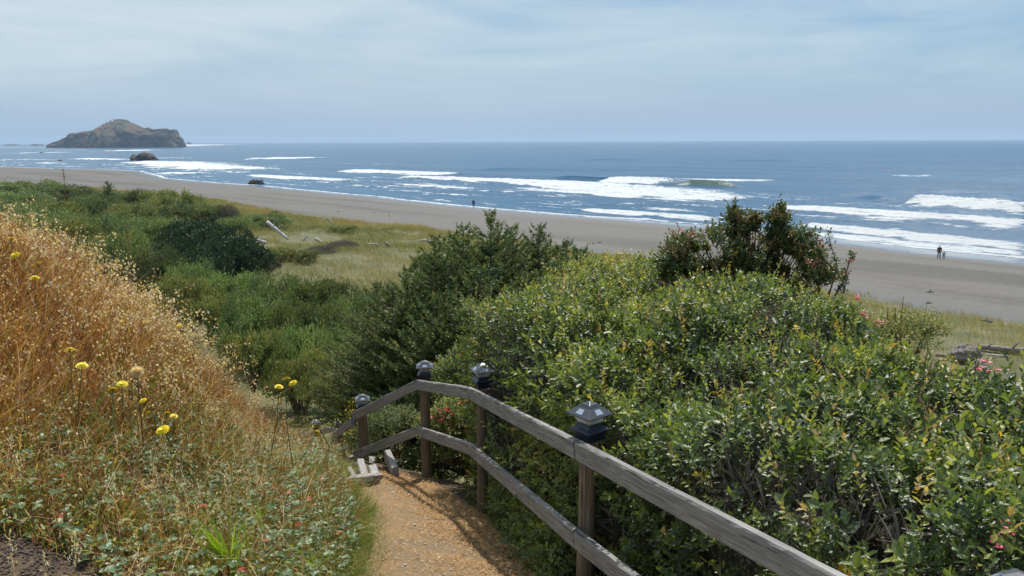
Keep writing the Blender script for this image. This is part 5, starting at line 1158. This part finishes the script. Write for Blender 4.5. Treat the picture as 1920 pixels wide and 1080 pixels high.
BL = [(1744, 548, 16, 'dark driftwood sliver on the sand at right, below the two walkers'), (1741, 569, 14, 'thin dark stick on the sand just below the sliver at right'), (1190, 480, 8, 'dark twisted twig right of the timber block'), (1207, 481, 9, 'small dark twig with an upturned tip left of the tall bush'),
      (634, 397, 5, 'dark speck of driftwood on the sand above the arched root'), (702, 399, 4, 'tiny dark stick on the sand in the middle left'), (730, 405, 5, 'dark seaweed bit on the sand below the tiny stick'), (1125, 455, 7, 'small dark stick on open sand above the timber block'), (1113, 457, 6, 'dark stub on open sand right of the spruce tips'),
      (1590, 545, 7, 'dark twig on the sand beside the airy bush'), (1023, 428, 6, 'dark twig on the sand near the spruce tip'), (1850, 601, 9, 'broken branch where sand meets the dune grass at right')]
for (px, py, wp, lb) in BL:
    p = hit(px, py, .03, lo=30); s = p.y/F; hw = wp*s/2
    log('beach_stick', [p+Vector((-hw, 0, 0)), p+Vector((0, .1, .06)), p+Vector((hw, rng.normal(0, .2), .02))], [.03+.03*hw, .05+.06*hw, .025], M['driftgrey'], lb, 'stick', 'sticks on the beach', 2)

# ================================================================== people
M['skin'] = plain('skin', (.45, .27, .19), .5); M['navy'] = plain('navy_cloth', (.015, .025, .09), .8); M['dkred'] = plain('maroon_cloth', (.06, .02, .03), .8)
M['blue'] = plain('blue_cloth', (.03, .08, .28), .8); M['pink'] = plain('pink_cloth', (.55, .30, .36), .8); M['dark'] = plain('dark_cloth', (.02, .02, .03), .8); M['hair'] = plain('dark_hair', (.015, .01, .008), .6)
def skin(name, pts, edges, rad, m_, parent, sub=2):
    me = bpy.data.meshes.new(name); me.from_pydata(pts, edges, []); me.materials.append(m_); o_ = bpy.data.objects.new(name, me); C.objects.link(o_); o_.parent = parent
    sm_ = o_.modifiers.new('skin', 'SKIN'); sm_.use_smooth_shade = True; sv = me.skin_vertices[0].data
    for i, r in enumerate(rad): sv[i].radius = r if isinstance(r, tuple) else (r, r); sv[i].use_root = (i == 0)
    s_ = o_.modifiers.new('sub', 'SUBSURF'); s_.levels = s_.render_levels = sub; return o_
def person(loc, hgt, rz, top_m, leg_m, label, hood=False, lhand=None, stride=.16, back=None):
    r = empty('person', loc, rz, hgt/1.75); st_ = stride
    lh = lhand or (-.30, .06, .78)
    P_ = [(0, 0, .95), (0, 0, 1.12), (0, 0, 1.32), (0, -.01, 1.45), (0, -.015, 1.53), (0, -.02, 1.60), (0, -.015, 1.70),
          (.19, 0, 1.40), (.25, .02, 1.12), (.27, -.06, .88), (-.19, 0, 1.40), (-.25, .02, 1.12), (-.27, -.05, .88),
          (.10, 0, .90), (.11, -st_*.5, .50), (.11, -st_, .09), (.11, -st_-.13, .04), (-.10, 0, .90), (-.11, st_*.3, .50), (-.11, st_, .09), (-.11, st_-.13, .04)]
    if lhand: P_[11] = (-.27, -.04, 1.13); P_[12] = lhand
    E_ = [(0, 1), (1, 2), (2, 3), (3, 4), (4, 5), (5, 6), (2, 7), (7, 8), (8, 9), (2, 10), (10, 11), (11, 12), (0, 13), (13, 14), (14, 15), (15, 16), (0, 17), (17, 18), (18, 19), (19, 20)]
    Rd = [(.15, .11), (.13, .10), (.16, .11), .06, .05, (.072, .088), (.07, .085), .055, .042, .028, .055, .042, .028, .085, .06, .042, .035, .085, .06, .042, .035]
    for side, w_ in ((1, 9), (-1, 12)):           # palm and five fingers
        wx, wy, wz = P_[w_]; b0 = len(P_); P_.append((wx+.005*side, wy-.01, wz-.07)); E_.append((w_, b0)); Rd.append((.02, .012))
        for q, (dx, ln_) in enumerate(((-.028, .055), (-.012, .07), (.004, .075), (.02, .068))):
            i = len(P_); P_.append((wx, wy+dx-.01, wz-.09-ln_*.5)); P_.append((wx-.012*side, wy+dx-.01, wz-.09-ln_)); E_.extend([(b0, i), (i, i+1)]); Rd.extend([.008, .007])
        i = len(P_); P_.append((wx, wy-.055, wz-.085)); E_.append((b0, i)); Rd.append(.009)
    bd = skin('body', P_, E_, Rd, M['skin'], r, 1)
    # face: nose and ears live in the head mesh region, as child details
    mbf = MB(); mbf.tube([(0, -.10, 1.655), (0, -.125, 1.625), (0, -.10, 1.61)], [.006, .013, .012], 6)
    for sx in (-1, 1): mbf.tube([(sx*.072, -.01, 1.66), (sx*.085, 0, 1.645), (sx*.074, -.01, 1.61)], [.008, .016, .008], 6)
    mbf.build('face', M['skin'], r, True)
    T_ = [P_[1], P_[2], (0, 0, 1.44), P_[7], P_[8], tuple(np.array(P_[9])*.9+np.array(P_[8])*.1), P_[10], P_[11], tuple(np.array(P_[12])*.9+np.array(P_[11])*.1), (0, 0, .86)]
    skin('jacket', T_, [(0, 1), (1, 2), (1, 3), (3, 4), (4, 5), (1, 6), (6, 7), (7, 8), (0, 9)], [(.17, .135), (.19, .14), (.09, .085), .075, .06, .045, .075, .06, .045, (.185, .15)], top_m, r)
    skin('trousers', [P_[0], P_[13], P_[14], P_[15], P_[17], P_[18], P_[19]], [(0, 1), (1, 2), (2, 3), (0, 4), (4, 5), (5, 6)], [(.165, .125), .10, .075, .058, .10, .075, .058], leg_m, r)
    skin('hair', [(0, .015, 1.62), (0, 0, 1.70), (0, .0, 1.735)] if not hood else [(0, .02, 1.48), (0, .02, 1.62), (0, 0, 1.735)], [(0, 1), (1, 2)], [(.082, .08), (.085, .095), (.05, .06)] if not hood else [(.12, .1), (.1, .1), (.06, .07)], M['hair'] if not hood else top_m, r)
    tag(r, label, 'person'); return r
p = hit(888, 390, 0, lo=50); s = p.y/F
person(p, 16.5*s, .3, M['navy'], M['navy'], 'lone person in dark blue hooded clothes standing by the water line', hood=True, stride=.05)
p = hit(1760, 485, 0, lo=50); s = p.y/F; a1 = p; h1 = 26*s
person(p, h1, math.radians(160), M['dkred'], M['dark'], 'adult in dark top walking on wet sand beside a child', stride=.16)
p = hit(1769, 486, 0, lo=50)
person(p, 16*s, math.radians(150), M['pink'], M['dark'], 'small child in a pink top beside the adult on the wet sand', stride=.12, lhand=(-.42, -.2, 1.05))

# ================================================================== haze
import bmesh
bm = bmesh.new(); bmesh.ops.create_cube(bm, size=1); me = bpy.data.meshes.new('haze'); bm.to_mesh(me); bm.free()
hz = bpy.data.objects.new('haze', me); C.objects.link(hz); hz.scale = (32000, 32000, 145); hz.location = (0, 0, -28+72.5)
hm = bpy.data.materials.new('sea_haze'); hm.use_nodes = True; t = hm.node_tree; t.nodes.clear(); o = N(t, 'ShaderNodeOutputMaterial'); pv = N(t, 'ShaderNodeVolumePrincipled')
pv.inputs['Color'].default_value = (.58, .76, 1.0, 1); pv.inputs['Density'].default_value = .00010; pv.inputs['Anisotropy'].default_value = 0.2; t.links.new(pv.outputs[0], o.inputs['Volume'])
me.materials.append(hm); tag(hz, 'thin blue sea haze', 'haze', kind='stuff')
